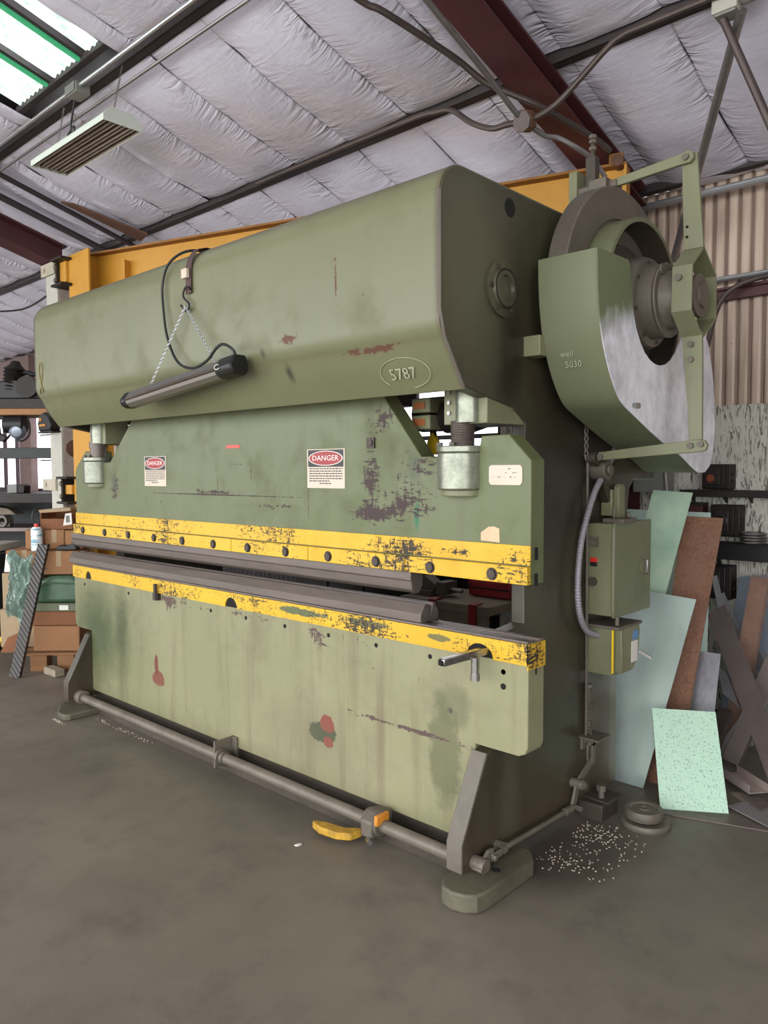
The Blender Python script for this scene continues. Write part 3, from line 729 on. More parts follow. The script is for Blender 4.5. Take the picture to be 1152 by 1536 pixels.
MB().box(-4.035, -3.985, 2.335, 2.36, 0.80, 0.84).cyl((-4.005, 2.335, 0.80), (-4.005, 2.335, 0.895), 0.011, n=10).build('rail_clamp', 'steel_dark', bed)

# ram
ramp = [(-5.035, 1.135), (-1.482, 1.135), (-1.482, 1.585), (-1.578, 1.681), (-1.70, 1.678), (-1.715, 1.606), (-1.994, 1.605), (-2.20, 1.86), (-2.22, 1.90),
        (-4.25, 1.90), (-4.275, 1.86), (-4.555, 1.61), (-4.68, 1.606), (-4.70, 1.68), (-4.885, 1.684), (-5.012, 1.585), (-5.035, 1.55)]
ram = MB().prism(ramp, 'y', 2.36, 2.45).build('ram', 'ram_green', PB, 0.004)
MB().box(-5.036, -1.481, 2.355, 2.3605, 1.206, 1.277).build('yellow_band', 'yellow', ram, 0.001)
js = [-5.037, -4.45, -3.855, -3.255, -2.66, -2.062, -1.479]
for a, b_ in zip(js, js[1:]):
    MB().box(a + 0.0018, b_ - 0.0018, 2.335, 2.3605, 1.137, 1.202).build('clamp_plate', 'yellow', ram, 0.002)
b0 = MB().cyl((-4.894, 2.3355, 1.166), (-4.894, 2.327, 1.166), 0.019, n=6).cyl((-4.894, 2.336, 1.166), (-4.894, 2.333, 1.166), 0.024, n=16).build('bolt', 'steel_dark', ram)
for i in range(1, 12): rep(b0, 'bolt', (0.2965 * i, 0, 0), ram)
for zz in (1.25, 1.155):
    MB().box(-1.4825, -1.4765, 2.385, 2.40, zz - 0.025, zz + 0.02).build('end_slot', 'hole', ram)
def screw_unit(xc, flip, teeth):
    h = [(xc + 0.092 * math.cos(R(a_)), 2.37 + 0.092 * 1.02 * -math.sin(R(a_))) for a_ in range(0, 181, 12)]
    h = [(xc + 0.088, 2.40)] + h + [(xc - 0.088, 2.40)]
    MB().prism(h, 'z', 1.475, 1.618).build('screw_housing', 'silver_worn', PB, 0.006)
    h2 = [(xc + (u - xc) * 1.04, 2.37 + (v - 2.37) * 1.04) for u, v in h]
    MB().prism(h2, 'z', 1.618, 1.642).build('housing_cap', 'silver_worn', PB, 0.003)
    b = MB(); b.prism([(xc + (u - xc) * 0.9, 2.37 + (v - 2.37) * 0.75) for u, v in h], 'z', 1.45, 1.476); b.build('housing_lip', 'light_green', PB, 0.004)
    for dx in (-0.06, 0.0):
        MB().cyl((xc + dx, 2.31, 1.642), (xc + dx, 2.31, 1.656), 0.012, n=6).build('cap_bolt', 'cast', PB)
    if teeth:
        prof = [(0, 1.63)]
        for i in range(16):
            z = 1.63 + i * 0.0068; prof += [(0.043, z), (0.0475, z + 0.0028), (0.0475, z + 0.0042), (0.043, z + 0.0066)]
        prof.append((0, 1.74))
        MB().lathe(prof, (xc + 0.005, 2.37, 0), (0, 0, 1), 28).build('adjusting_screw', 'tool_steel', PB)
    else:
        MB().lathe([(0, 1.63), (0.05, 1.63), (0.05, 1.70), (0.056, 1.70), (0.056, 1.74), (0, 1.74)], (xc + 0.005, 2.37, 0), (0, 0, 1), 28).build('adjusting_screw', 'tool_steel', PB)
    s_ = 1 if flip else -1
    MB().box(xc - 0.075, xc + 0.13, 2.355, 2.62, 1.725, 1.885).build('pitman_block', 'light_green', PB, 0.004)
    MB().prism(arc(xc + 0.04, 2.365, 0.052, 180, 360, 14), 'z', 1.73, 1.88).build('bearing_nose', 'silver_worn', PB)
    for zz in (1.77, 1.81, 1.85):
        MB().cyl((xc - 0.048, 2.356, zz), (xc - 0.048, 2.348, zz), 0.0085, n=6).build('block_bolt', 'steel', PB)
    MB().cyl((xc + 0.12, 2.54, 1.81), (xc + 0.136, 2.54, 1.81), 0.036, n=20).build('pitman_pin', 'cast', PB)
screw_unit(-1.80, True, True)
screw_unit(-4.73, False, False)
# ram-adjust motor cluster seen through the right notch
mo = MB().cyl((-2.36, 2.80, 1.81), (-2.12, 2.80, 1.81), 0.08, n=24).cyl((-2.08, 2.80, 1.84), (-2.02, 2.80, 1.84), 0.065, n=24).box(-2.02, -1.75, 2.74, 2.86, 1.80, 1.87).build('adjuster_motor', 'black', PB, 0.003)
for zz in (1.752, 1.822):
    MB().box(-2.15, -2.05, 2.48, 2.58, zz - 0.03, zz + 0.03).build('gear_cover', 'light_green', mo, 0.006)
    MB().box(-2.135, -2.075, 2.476, 2.4805, zz - 0.014, zz + 0.014).build('gear_label', 'orange', mo)
MB().lathe([(0, 0), (0.06, 0)] + [(0.06 if i % 2 else 0.07, 0.002 + 0.006 * i) for i in range(9)] + [(0, 0.06)], (-2.02, 2.56, 1.775), (1, 0, 0), 24).build('drive_gear', 'iron', mo)
MB().cyl((-2.1, 2.72, 1.72), (-1.8, 2.62, 1.77), 0.03, n=14).build('drive_shaft', 'iron', mo)
MB().cyl((-2.195, 2.68, 1.66), (-2.195, 2.68, 1.82), 0.015, n=10).build('hanging_rod', 'black', mo)
MB().prism([(-2.22, 1.62), (-2.17, 1.62), (-2.165, 1.64), (-2.169, 1.685), (-2.18, 1.695), (-2.183, 1.715), (-2.197, 1.72), (-2.207, 1.695), (-2.22, 1.68)], 'y', 2.665, 2.695).build('yellow_grip', 'tip_yellow', mo, 0.004)
MB().box(-2.9, -1.75, 2.86, 2.94, 1.97, 2.02).box(-2.75, -2.45, 2.72, 2.86, 1.86, 1.97).build('motor_shelf', 'iron', PB)
MB().box(-4.60, -4.36, 2.5, 2.75, 1.66, 1.86).cyl((-4.42, 2.48, 1.80), (-4.30, 2.48, 1.80), 0.05).build('gear_case', 'iron', PB, 0.01)
MB().sphere((-4.44, 2.44, 1.84), 0.018).build('grease_knob', 'chrome', PB)

# hood: bent front plate wrapping over the top
hp = list(reversed(hood_path))
hood = MB().shell(hp, 'x', -4.90, -1.662, 0.02)
# close the far left edge with a rounded return
hood = hood.build('hood', 'hood_green', PB, 0.0, 40)
MB().prism([(2.2, 1.85)] + [(y_ + 0.004, min(z_, 2.604)) for y_, z_ in hood_path[2:-1]] + [(2.9, 2.604), (2.9, 1.86)], 'x', -4.935, -4.90).build('hood_end', 'hood_green', PB, 0.02, seg=4)
MB().box(-4.86, -1.73, 2.52, 2.62, 2.0, 2.58).build('hood_light_block', 'cast_dark', PB)  # unseen box added inside the hood to block light from behind
MB().tube([(-1.663, 2.064, 2.50), (-1.663, 2.064, 2.10), (-1.663, 2.09, 2.01), (-1.663, 2.2, 1.842)], 0.009, 6, smooth=False).build('corner_weld', 'cast', PB)
# bearing flange and lifting hole on the hood end
fl = MB().lathe([(0, 0), (0.10, 0), (0.105, 0.012), (0.075, 0.014), (0.072, 0.024), (0.05, 0.024), (0.046, 0.012), (0, 0.012)], (-1.66, 2.43, 2.225), (1, 0, 0), 36).build('bearing_flange', 'side_green', PB)
MB().lathe([(0.066, 0.0245), (0.070, 0.026), (0.073, 0.0245)], (-1.66, 2.43, 2.225), (1, 0, 0), 36).build('oil_ring', 'hole', fl)
for a_ in range(0, 360, 60):
    MB().cyl((-1.648, 2.43 + 0.086 * math.cos(R(a_)), 2.225 + 0.086 * math.sin(R(a_))), (-1.640, 2.43 + 0.086 * math.cos(R(a_)), 2.225 + 0.086 * math.sin(R(a_))), 0.010, n=6).build('flange_bolt', 'cast_dark', fl)
MB().lathe([(0.0, 0.001), (0.024, 0.001), (0.03, 0.003), (0.036, 0.0)], (-1.66, 2.484, 2.538), (1, 0, 0), 24).build('lifting_hole', 'hole', PB)

# flywheel on the crankshaft axis
AX = (0, 3.1, 2.235)
fw = MB().lathe([(0.30, -1.585), (0.484, -1.585), (0.49, -1.579), (0.49, -1.506), (0.484, -1.50), (0.36, -1.50), (0.355, -1.508), (0.10, -1.53), (0.10, -1.57)], AX, (1, 0, 0), 96, closed=True).build('flywheel', 'cast', PB)
MB().lathe([(0.328, -1.51), (0.328, -1.40), (0.345, -1.40), (0.345, -1.51)], AX, (1, 0, 0), 72, closed=True).build('clutch_ring', 'guard_green', PB)
MB().lathe([(0.3265, -1.51), (0.3265, -1.402), (0.3285, -1.402), (0.3285, -1.51)], AX, (1, 0, 0), 72, closed=True).build('ring_liner', 'cast_dark', PB)
MB().lathe([(0, -1.53), (0.27, -1.53), (0.25, -1.49), (0.20, -1.48), (0.20, -1.45), (0, -1.45)], AX, (1, 0, 0), 56).build('clutch_drum', 'cast_dark', PB)
hub = MB().lathe([(0, -1.46), (0.19, -1.46), (0.19, -1.40), (0.178, -1.375), (0.15, -1.372), (0.146, -1.32), (0.135, -1.31), (0.118, -1.31), (0.112, -1.28), (0.10, -1.245), (0, -1.24)], AX, (1, 0, 0), 56).build('hub', 'cast', PB)
MB().lathe([(0.118, -1.311), (0.145, -1.311), (0.150, -1.306), (0.145, -1.300), (0.118, -1.300)], AX, (1, 0, 0), 56, closed=True).build('hub_collar', 'cast', hub)
for a_ in range(15, 375, 45):
    c_, s_ = math.cos(R(a_)), math.sin(R(a_))
    MB().cyl((-1.374, 3.1 + 0.163 * c_, 2.235 + 0.163 * s_), (-1.366, 3.1 + 0.163 * c_, 2.235 + 0.163 * s_), 0.007, n=6).build('hub_bolt', 'cast_dark', hub)
MB().cyl((-1.30, 3.02, 2.345), (-1.292, 3.02, 2.345), 0.022, n=14).build('hub_plug', 'cast', hub)
MB().lathe([(0, -1.25), (0.062, -1.25), (0.062, -1.19), (0.085, -1.19), (0.085, -1.175), (0.05, -1.17), (0.05, -1.16), (0, -1.16)], AX, (1, 0, 0), 32).build('crankshaft', 'cast', PB)

# guard under the flywheel
gpath = [(2.575, 2.348), (2.580, 2.236), (2.590, 2.15), (2.610, 2.06), (2.64, 1.985), (2.69, 1.90), (2.767, 1.815), (2.88, 1.765), (3.154, 1.666), (3.348, 1.611), (3.50, 1.552), (3.565, 1.534)]
gpath = [(p.x, p.y) for p in catmull([Vector((a_, b_)) for a_, b_ in gpath], 4)]
gd = MB().shell(gpath, 'x', -1.588, -1.35, 0.005).build('flywheel_guard', 'guard_green', PB, 0.0, 40)
face = gpath + [(3.64, 1.535), (3.70, 1.565), (3.735, 1.63), (3.758, 1.758), (3.745, 1.88), (3.715, 2.0), (3.66, 2.12), (3.58, 2.20), (3.40, 2.22),
        (3.375, 2.175), (3.327, 2.10), (3.285, 2.05), (3.235, 2.012), (3.18, 1.988), (3.119, 1.978), (3.07, 1.981), (3.028, 1.992), (2.98, 2.015), (2.94, 2.05), (2.90, 2.10), (2.865, 2.175), (2.85, 2.283), (2.838, 2.335), (2.82, 2.352)]
MB().prism(face, 'x', -1.352, -1.347).build('guard_face', 'guard_face', gd)
MB().prism([(y_, z_) for y_, z_ in gpath] + [(3.5, 1.8), (3.1, 1.75), (2.8, 1.95), (2.75, 2.2), (2.72, 2.348)], 'x', -1.592, -1.587).build('guard_back', 'guard_green', gd)
MB().box(-1.66, -1.585, 2.58, 2.66, 1.99, 2.068).build('guard_bracket', 'light_green', gd, 0.003)
MB().cyl((-1.347, 2.88, 1.80), (-1.33, 2.88, 1.80), 0.010, n=6).cyl((-1.35, 2.90, 1.80), (-1.33, 2.90, 1.80), 0.012, n=8).build('guard_latch', 'chrome', gd)

# clutch linkage: top link, tapered arm with yoke, lower bar, bottom link
lk = MB().prism([(-1.255, 2.765), (-1.25, 2.79), (-1.225, 2.80), (-1.195, 2.79), (-1.18, 2.60), (-1.165, 2.42), (-1.242, 2.42), (-1.25, 2.60)], 'y', 3.09, 3.105).build('linkage_arm', 'light_green', PB, 0.002)
def strip(pts, x0, x1, th, name, x0b=None, x1b=None):
    b = MB(); b.shell(pts, 'x', x0, x1, th); return b.build(name, 'light_green', lk, 0.0, 25)
strip([(3.10, 2.425), (2.985, 2.335), (2.98, 2.16), (3.10, 2.065)], -1.243, -1.165, 0.008, 'yoke_plate')
strip([(3.10, 2.425), (3.238, 2.335), (3.245, 2.16), (3.10, 2.065)], -1.243, -1.165, -0.008, 'yoke_plate')
MB().prism([(-1.243, 2.09), (-1.163, 2.09), (-1.160, 2.00), (-1.155, 1.66), (-1.207, 1.66), (-1.215, 1.80), (-1.235, 2.00)], 'y', 3.085, 3.10).build('lower_bar', 'light_green', lk, 0.002)
MB().prism([(-1.56, 2.735), (-1.555, 2.768), (-1.25, 2.795), (-1.225, 2.802), (-1.205, 2.79), (-1.20, 2.77), (-1.215, 2.752), (-1.245, 2.752)], 'y', 3.07, 3.09).build('top_link', 'light_green', lk, 0.003)
MB().prism([(-1.59, 1.588), (-1.595, 1.61), (-1.585, 1.625), (-1.16, 1.668), (-1.135, 1.662), (-1.125, 1.645), (-1.13, 1.625), (-1.15, 1.618)], 'y', 3.06, 3.08).build('bottom_link', 'light_green', lk, 0.003)
for (bx, by, bz) in ((-1.232, 3.07, 2.775), (-1.205, 3.085, 2.045), (-1.205, 3.085, 1.985), (-1.215, 2.98, 2.29), (-1.19, 3.06, 1.643), (-1.15, 3.06, 1.648), (-1.575, 3.06, 1.605)):
    MB().cyl((bx, by, bz), (bx, by - 0.010, bz), 0.013, n=10).build('pivot_bolt', 'cast', lk)
for zz in (2.47, 2.51):
    MB().cyl((-1.23, 3.091, zz), (-1.23, 3.088, zz), 0.006, n=8).build('arm_hole', 'hole', lk)
bb = MB().box(-1.70, -1.52, 3.06, 3.12, 2.735, 2.765).box(-1.63, -1.55, 3.03, 3.10, 2.72, 2.775).build('brake_bracket', 'cast', PB, 0.004)
MB().box(-1.735, -1.695, 3.05, 3.14, 2.70, 2.84).build('brake_lug', 'light_green', bb, 0.003)
MB().box(-1.672, -1.625, 3.08, 3.12, 2.76, 2.895).cyl((-1.648, 3.1, 2.89), (-1.648, 3.1, 2.99), 0.010, n=10).build('brake_post', 'cast_dark', bb, 0.003)
for zz in (2.925, 2.955, 2.975):
    MB().cyl((-1.648, 3.1, zz), (-1.648, 3.1, zz + 0.014), 0.017, n=6).build('post_nut', 'cast', bb)

# lever bracket, shaft bosses, control gear on the right side
MB().prism([(3.15, 1.52), (3.30, 1.60), (3.45, 1.615), (3.66, 1.605), (3.69, 1.59), (3.69, 1.50), (3.46, 1.50), (3.42, 1.46), (3.40, 1.36), (3.40, 1.32), (3.30, 1.32), (3.22, 1.40)], 'x', -1.66, -1.61).build('lever_bracket', 'side_green', PB, 0.008)
MB().cyl((-1.66, 3.157, 1.548), (-1.585, 3.157, 1.548), 0.045, n=20).cyl((-1.585, 3.157, 1.548), (-1.572, 3.157, 1.548), 0.024, n=14).build('lever_boss', 'cast', PB, 0.004)
MB().cyl((-1.65, 3.085, 1.60), (-1.60, 3.085, 1.60), 0.026, n=14).bar((-1.62, 3.085, 1.60), (-1.62, 3.16, 1.55), 0.03, 0.02, (1, 0, 0)).build('lever_crank', 'cast_dark', PB)
MB().box(-1.655, -1.60, 3.22, 3.34, 1.34, 1.46).prism([(3.235, 1.33), (3.30, 1.33), (3.30, 1.47), (3.28, 1.485), (3.25, 1.485), (3.235, 1.47)], 'x', -1.60, -1.575).build('air_valve', 'light_green', PB, 0.004)
ch = MB()
for i in range(9):
    z = 1.735 - 0.0165 * i
    a_ = (0.009, 0) if i % 2 else (0, 0.009)
    pts = [(-1.645 + a_[0] * math.cos(R(q)), 3.062 + a_[1] * math.cos(R(q)), z + 0.0125 * math.sin(R(q))) for q in range(0, 361, 45)]
    ch.tube(pts, 0.0032, 5, smooth=False)
o = ch.build('lift_chain', 'cast', PB); o['kind'] = 'stuff'
MB().cyl((-1.645, 3.085, 0.33), (-1.645, 3.075, 1.60), 0.0065, n=10).build('pull_rod', 'cast', PB)
sp = [(-1.645 + 0.014 * math.cos(R(q * 45)), 3.105 + 0.014 * math.sin(R(q * 45)), 0.365 + 0.21 * q / 176) for q in range(177)]
MB().tube(sp, 0.0033, 5, smooth=False).build('return_spring', 'floor_steel', PB)
MB().cyl((-1.645, 3.105, 0.575), (-1.645, 3.105, 0.59), 0.017, n=6).build('spring_nut', 'cast', PB)
MB().box(-1.662, -1.565, 3.05, 3.17, 0.352, 0.362).box(-1.66, -1.65, 3.06, 3.16, 0.30, 0.355).build('spring_bracket', 'floor_steel', PB, 0.002)
MB().box(-1.645, -1.637, 3.09, 3.12, 0.235, 0.33).box(-1.623, -1.615, 3.09, 3.12, 0.235, 0.33).box(-1.645, -1.615, 3.09, 3.12, 0.315, 0.335).build('clevis', 'floor_steel', PB, 0.002)
bc = MB().bar((-1.63, 3.112, 0.245), (-1.63, 2.985, 0.175), 0.035, 0.012, (1, 0, 0)).bar((-1.63, 2.985, 0.175), (-1.63, 2.946, 0.085), 0.035, 0.012, (1, 0, 0)).cyl((-1.66, 2.985, 0.175), (-1.60, 2.985, 0.175), 0.022, n=14).build('bell_crank', 'floor_steel', PB, 0.003)
MB().cyl((-1.60, 2.985, 0.175), (-1.588, 2.985, 0.175), 0.014, n=6).cyl((-1.62, 2.946, 0.085), (-1.585, 2.946, 0.085), 0.012, n=6).build('crank_bolt', 'cast', bc)
MB().cyl((-1.62, 2.945, 0.088), (-1.62, 2.36, 0.105), 0.0105, n=12).cyl((-1.62, 2.91, 0.089), (-1.62, 2.86, 0.090), 0.016, n=12).cyl((-1.62, 2.40, 0.104), (-1.62, 2.38, 0.1045), 0.017, n=6).build('push_rod', 'floor_steel', PB)
MB().box(-1.636, -1.628, 2.305, 2.37, 0.092, 0.12).box(-1.612, -1.604, 2.305, 2.37, 0.092, 0.12).build('rod_clevis', 'floor_steel', PB, 0.003)
MB().prism([(2.235, 0.075), (2.285, 0.06), (2.31, 0.09), (2.335, 0.11), (2.325, 0.135), (2.295, 0.135), (2.275, 0.12), (2.235, 0.11)], 'x', -1.627, -1.613).cyl((-1.66, 2.26, 0.092), (-1.60, 2.26, 0.092), 0.028, n=16).cyl((-1.60, 2.31, 0.108), (-1.59, 2.31, 0.108), 0.013, n=6).cyl((-1.645, 2.235, 0.085), (-1.60, 2.235, 0.085), 0.009, n=6).build('treadle_crank', 'floor_steel', PB, 0.003)
MB().cyl((-1.66, 2.41, 0.10), (-1.62, 2.41, 0.10), 0.022, n=12).cyl((-1.62, 2.41, 0.10), (-1.612, 2.41, 0.10), 0.014, n=6).build('stop_bolt', 'floor_steel', PB)

# control box with hinged door, switch box
cb = MB().box(-1.66, -1.535, 3.10, 3.455, 0.907, 1.314).build('control_box', 'light_green', PB, 0.004)
MB().box(-1.534, -1.522, 3.094, 3.46, 0.902, 1.318).build('door', 'guard_green', cb, 0.003)
MB().cyl((-1.522, 3.385, 1.105), (-1.516, 3.385, 1.105), 0.036, n=24).build('latch_dish', 'light_green', cb)
MB().bar((-1.508, 3.385, 1.07), (-1.508, 3.385, 1.14), 0.014, 0.018, (1, 0, 0)).build('latch_handle', 'steel', cb, 0.004)
MB().tube([(-1.531, 3.098, 0.93), (-1.531, 3.098, 1.30)], 0.006, 8, smooth=False).build('hinge', 'light_green', cb)
MB().box(-1.636, -1.606, 3.09, 3.102, 1.142, 1.162).build('stop_button', 'red_button', cb, 0.002, label='red stop button')
MB().box(-1.636, -1.606, 3.09, 3.102, 1.124, 1.141).build('start_button', 'black', cb, 0.002, label='black start button')
MB().box(-1.645, -1.60, 3.095, 3.102, 1.21, 1.255).cyl((-1.625, 3.095, 1.23), (-1.625, 3.08, 1.23), 0.016, n=16).cyl((-1.608, 3.095, 1.23), (-1.608, 3.084, 1.23), 0.010, n=12).build('selector_switch', 'cast', cb)
MB().cyl((-1.625, 3.10, 1.055), (-1.625, 3.084, 1.055), 0.02, n=18).cyl((-1.625, 3.085, 1.055), (-1.625, 3.078, 1.055), 0.009, n=12).build('key_switch', 'cast_dark', cb)
MB().box(-1.60, -1.50, 3.13, 3.26, 1.314, 1.335).cyl((-1.56, 3.16, 1.335), (-1.56, 3.16, 1.385), 0.008, n=8).cyl((-1.53, 3.24, 1.335), (-1.53, 3.24, 1.36), 0.008, n=8).build('top_fitting', 'cast', cb, 0.003)
MB().cyl((-1.52, 3.12, 0.87), (-1.52, 3.12, 0.907), 0.009, n=10).build('nipple', 'cast', cb)
sb = MB().prism([(-1.66, 0.645), (-1.53, 0.645), (-1.53, 0.855), (-1.66, 0.855)], 'y', 3.10, 3.30).build('switch_box', 'light_green', PB, 0.004)
MB().prism([(3.13, 0.655), (3.24, 0.655), (3.29, 0.70), (3.31, 0.82), (3.30, 0.855), (3.12, 0.855), (3.13, 0.75)], 'x', -1.535, -1.50).build('sloped_cover', 'light_green', sb, 0.004)
MB().box(-1.66, -1.495, 3.09, 3.32, 0.853, 0.866).build('cover_top', 'cast', sb, 0.002)
MB().box(-1.532, -1.525, 3.095, 3.104, 0.66, 0.85).build('latch_strip', 'tip_yellow', sb)
MB().box(-1.502, -1.4975, 3.235, 3.285, 0.79, 0.83).build('blue_label', 'blue_label', sb)
MB().box(-1.502, -1.4978, 3.22, 3.28, 0.69, 0.785).build('grey_label', 'sign_white', sb)
MB().bar((-1.50, 3.30, 0.73), (-1.45, 3.32, 0.70), 0.016, 0.012).build('switch_lever', 'steel', sb)
hose = [(-1.62, 3.30, 1.66), (-1.62, 3.217, 1.563), (-1.615, 3.131, 1.498), (-1.615, 3.071, 1.432), (-1.615, 2.997, 1.304), (-1.615, 2.958, 1.192), (-1.615, 2.944, 1.05), (-1.615, 2.963, 0.932), (-1.615, 3.024, 0.85), (-1.60, 3.105, 0.815)]
hc = catmull([Vector(p_) for p_ in hose], 40)
MB().tube(hc, 0.0165, 10, smooth=False, rad=lambda t_: 0.0135 + 0.0009 * math.sin(t_ * 520)).build('flexible_conduit', 'hose_grey', PB, ang=60)

# treadle at the floor
MB().cyl((-4.86, 2.27, 0.075), (-1.725, 2.27, 0.075), 0.027, n=18).build('treadle_shaft', 'floor_steel', PB)
MB().box(-4.84, -1.74, 2.285, 2.33, 0.0, 0.04).build('treadle_bar', 'cast_dark', PB, 0.003)
mbk = MB().box(-3.295, -3.283, 2.235, 2.362, 0.02, 0.16).box(-3.295, -3.25, 2.345, 2.36, 0.02, 0.16).build('shaft_bracket', 'floor_steel', PB, 0.002)
MB().cyl((-3.283, 2.27, 0.075), (-3.262, 2.27, 0.075), 0.043, n=18).cyl((-3.262, 2.27, 0.075), (-3.235, 2.27, 0.075), 0.034, n=18).build('bearing_collar', 'cast', mbk)
MB().cyl((-4.86, 2.27, 0.075), (-4.80, 2.27, 0.075), 0.045, n=18).build('end_bearing', 'floor_steel', PB, 0.004)
pd = MB().cyl((-2.215, 2.27, 0.08), (-2.13, 2.27, 0.08), 0.052, n=24).prism([(2.31, 0.03), (2.34, 0.06), (2.34, 0.12), (2.30, 0.13), (2.25, 0.13), (2.21, 0.10), (2.21, 0.03)], 'x', -2.205, -2.14).build('pedal_clamp', 'cast', PB, 0.008)
MB().box(-2.139, -2.12, 2.222, 2.30, 0.085, 0.13).build('clamp_tab', 'pedal_orange', pd, 0.006, label='orange painted clamp tab')
MB().cyl((-2.16, 2.21, 0.03), (-2.13, 2.19, 0.03), 0.012, n=8).build('clamp_bolt', 'chrome', pd)
pdl = [(-2.205, 2.225), (-2.215, 2.165), (-2.27, 2.13), (-2.36, 2.118), (-2.42, 2.135), (-2.425, 2.15), (-2.37, 2.175), (-2.28, 2.19), (-2.225, 2.235)]
MB().prism(pdl, 'z', 0.018, 0.05).build('pedal', 'pedal_yellow', pd, 0.006, label='yellow foot pedal with worn paint')

# plates and signs on the ram
def sign(x0, x1, z0, z1, label):
    s_ = MB().box(x0, x1, 2.3575, 2.3605, z0, z1).build('danger_sign', 'cream', PB, label=label)
    h = z1 - z0; w = x1 - x0; cx = (x0 + x1) / 2; zc = z1 - h * 0.235
    MB().box(x0 + w * 0.03, x1 - w * 0.03, 2.3568, 2.3578, z1 - h * 0.455, z1 - h * 0.02).build('header', 'sign_black', s_)
    el = lambda a_, b_: [(cx + a_ * math.cos(R(q)), zc + b_ * math.sin(R(q))) for q in range(0, 360, 10)]
    MB().prism(el(w * 0.455, h * 0.19), 'y', 2.3562, 2.357).build('oval_rim', 'sign_white', s_)
    MB().prism(el(w * 0.43, h * 0.172), 'y', 2.3556, 2.3563).build('oval', 'red', s_)
    text('lettering', 'DANGER', h * 0.19, 'sign_white', s_, (cx, 2.3553, zc), (1, 0, 0), (0, 0, 1), 0.0003, sx=w * 0.72 / (h * 0.19 * 4.1) * 1.0)
    b = MB(); rnd = random.Random(x0)
    for i in range(7):
        z = z1 - h * (0.50 + 0.063 * i); xx = x0 + w * 0.06; end = x1 - w * 0.06
        if i == 6: xx, end = cx - w * 0.16, cx + w * 0.16
        if i == 5: end = cx + w * 0.1
        while xx < end:
            l = rnd.uniform(0.008, 0.022); b.box(xx, min(xx + l, end), 2.3569, 2.3576, z - h * 0.013, z + h * 0.013); xx += l + 0.004
    o = b.build('fine_print', 'sign_black', s_); o['kind'] = 'stuff'
sign(-4.135, -3.90, 1.465, 1.638, 'red and black danger sign nearer the far end')
sign(-2.683, -2.434, 1.471, 1.648, 'red and black danger sign nearer the middle')
wl = MB().prism([(-1.663, 1.505), (-1.655, 1.495), (-1.527, 1.495), (-1.518, 1.505), (-1.518, 1.558), (-1.527, 1.568), (-1.655, 1.568), (-1.663, 1.56)], 'y', 2.357, 2.3605).build('white_plate', 'cream', PB, label='worn white plate with faint handwriting')
b = MB(); rnd = random.Random(3)
for i in range(16):
    xx = rnd.uniform(-1.65, -1.54); zz = rnd.choice((1.553, 1.538, 1.523)); b.box(xx, xx + rnd.uniform(.003, .008), 2.3562, 2.3572, zz, zz + rnd.uniform(.002, .004))
o = b.build('faint_writing', 'grey_box', wl); o['kind'] = 'stuff'
MB().prism([(-1.70, 1.285), (-1.615, 1.282), (-1.617, 1.333), (-1.64, 1.34), (-1.665, 1.338), (-1.70, 1.315)], 'y', 2.3582, 2.3605).build('torn_label', 'tag_orange', PB, label='torn pale paper label')
MB().box(-3.315, -3.20, 2.3582, 2.3605, 1.668, 1.684).build('red_label', plain('faded_red', (214, 96, 84), 0.6, 0, 0.4, 60), PB, label='small faded red label strip')
MB().box(-2.295, -2.250, 2.352, 2.3605, 1.645, 1.69).cyl((-2.272, 2.353, 1.668), (-2.272, 2.348, 1.668), 0.014, n=12).build('gauge_plate', 'steel_dark', PB, label='small square metal gauge plate')
# chalk number in a ring on the hood's lower bend (leans with the plate)
nrm = Vector((0, -0.94, -0.36)).normalized()
upv = Vector((0, -0.36, 0.94)).normalized()
ck = text('chalk_number', '5787', 0.065, 'chalk', PB, (-1.90, 2.1435, 1.905), (1, 0, 0), (0, -0.53, 0.85), 0.0004, label='chalked number 5787')
cc = Vector((-1.89, 2.142, 1.908)); uu = Vector((0, -0.53, 0.85)).normalized()
pts = [cc + Vector((1, 0, 0)) * 0.12 * math.cos(R(q)) + uu * 0.062 * math.sin(R(q)) for q in range(-80, 235, 15)]
MB().tube(pts, 0.0013, 5).build('chalk_ring', 'chalk', PB)
# painted awareness ribbon at the far end of the hood
rb = [(-4.85, 2.058, 2.035), (-4.815, 2.058, 2.12), (-4.80, 2.058, 2.19), (-4.825, 2.058, 2.225), (-4.85, 2.058, 2.19), (-4.835, 2.058, 2.12), (-4.80, 2.058, 2.045)]
MB().tube(rb, 0.005, 6).build('painted_ribbon', 'gold', PB, label='small gold painted ribbon')
ck2 = text('chalk_scrawl', 'well', 0.035, 'chalk', PB, (-1.50, 2.632, 1.99), (1, 0, 0), (0, -0.25, 1), 0.0003)
ck3 = text('chalk_scrawl', '5030', 0.035, 'chalk', PB, (-1.48, 2.648, 1.95), (1, 0, 0), (0, -0.3, 1), 0.0003)

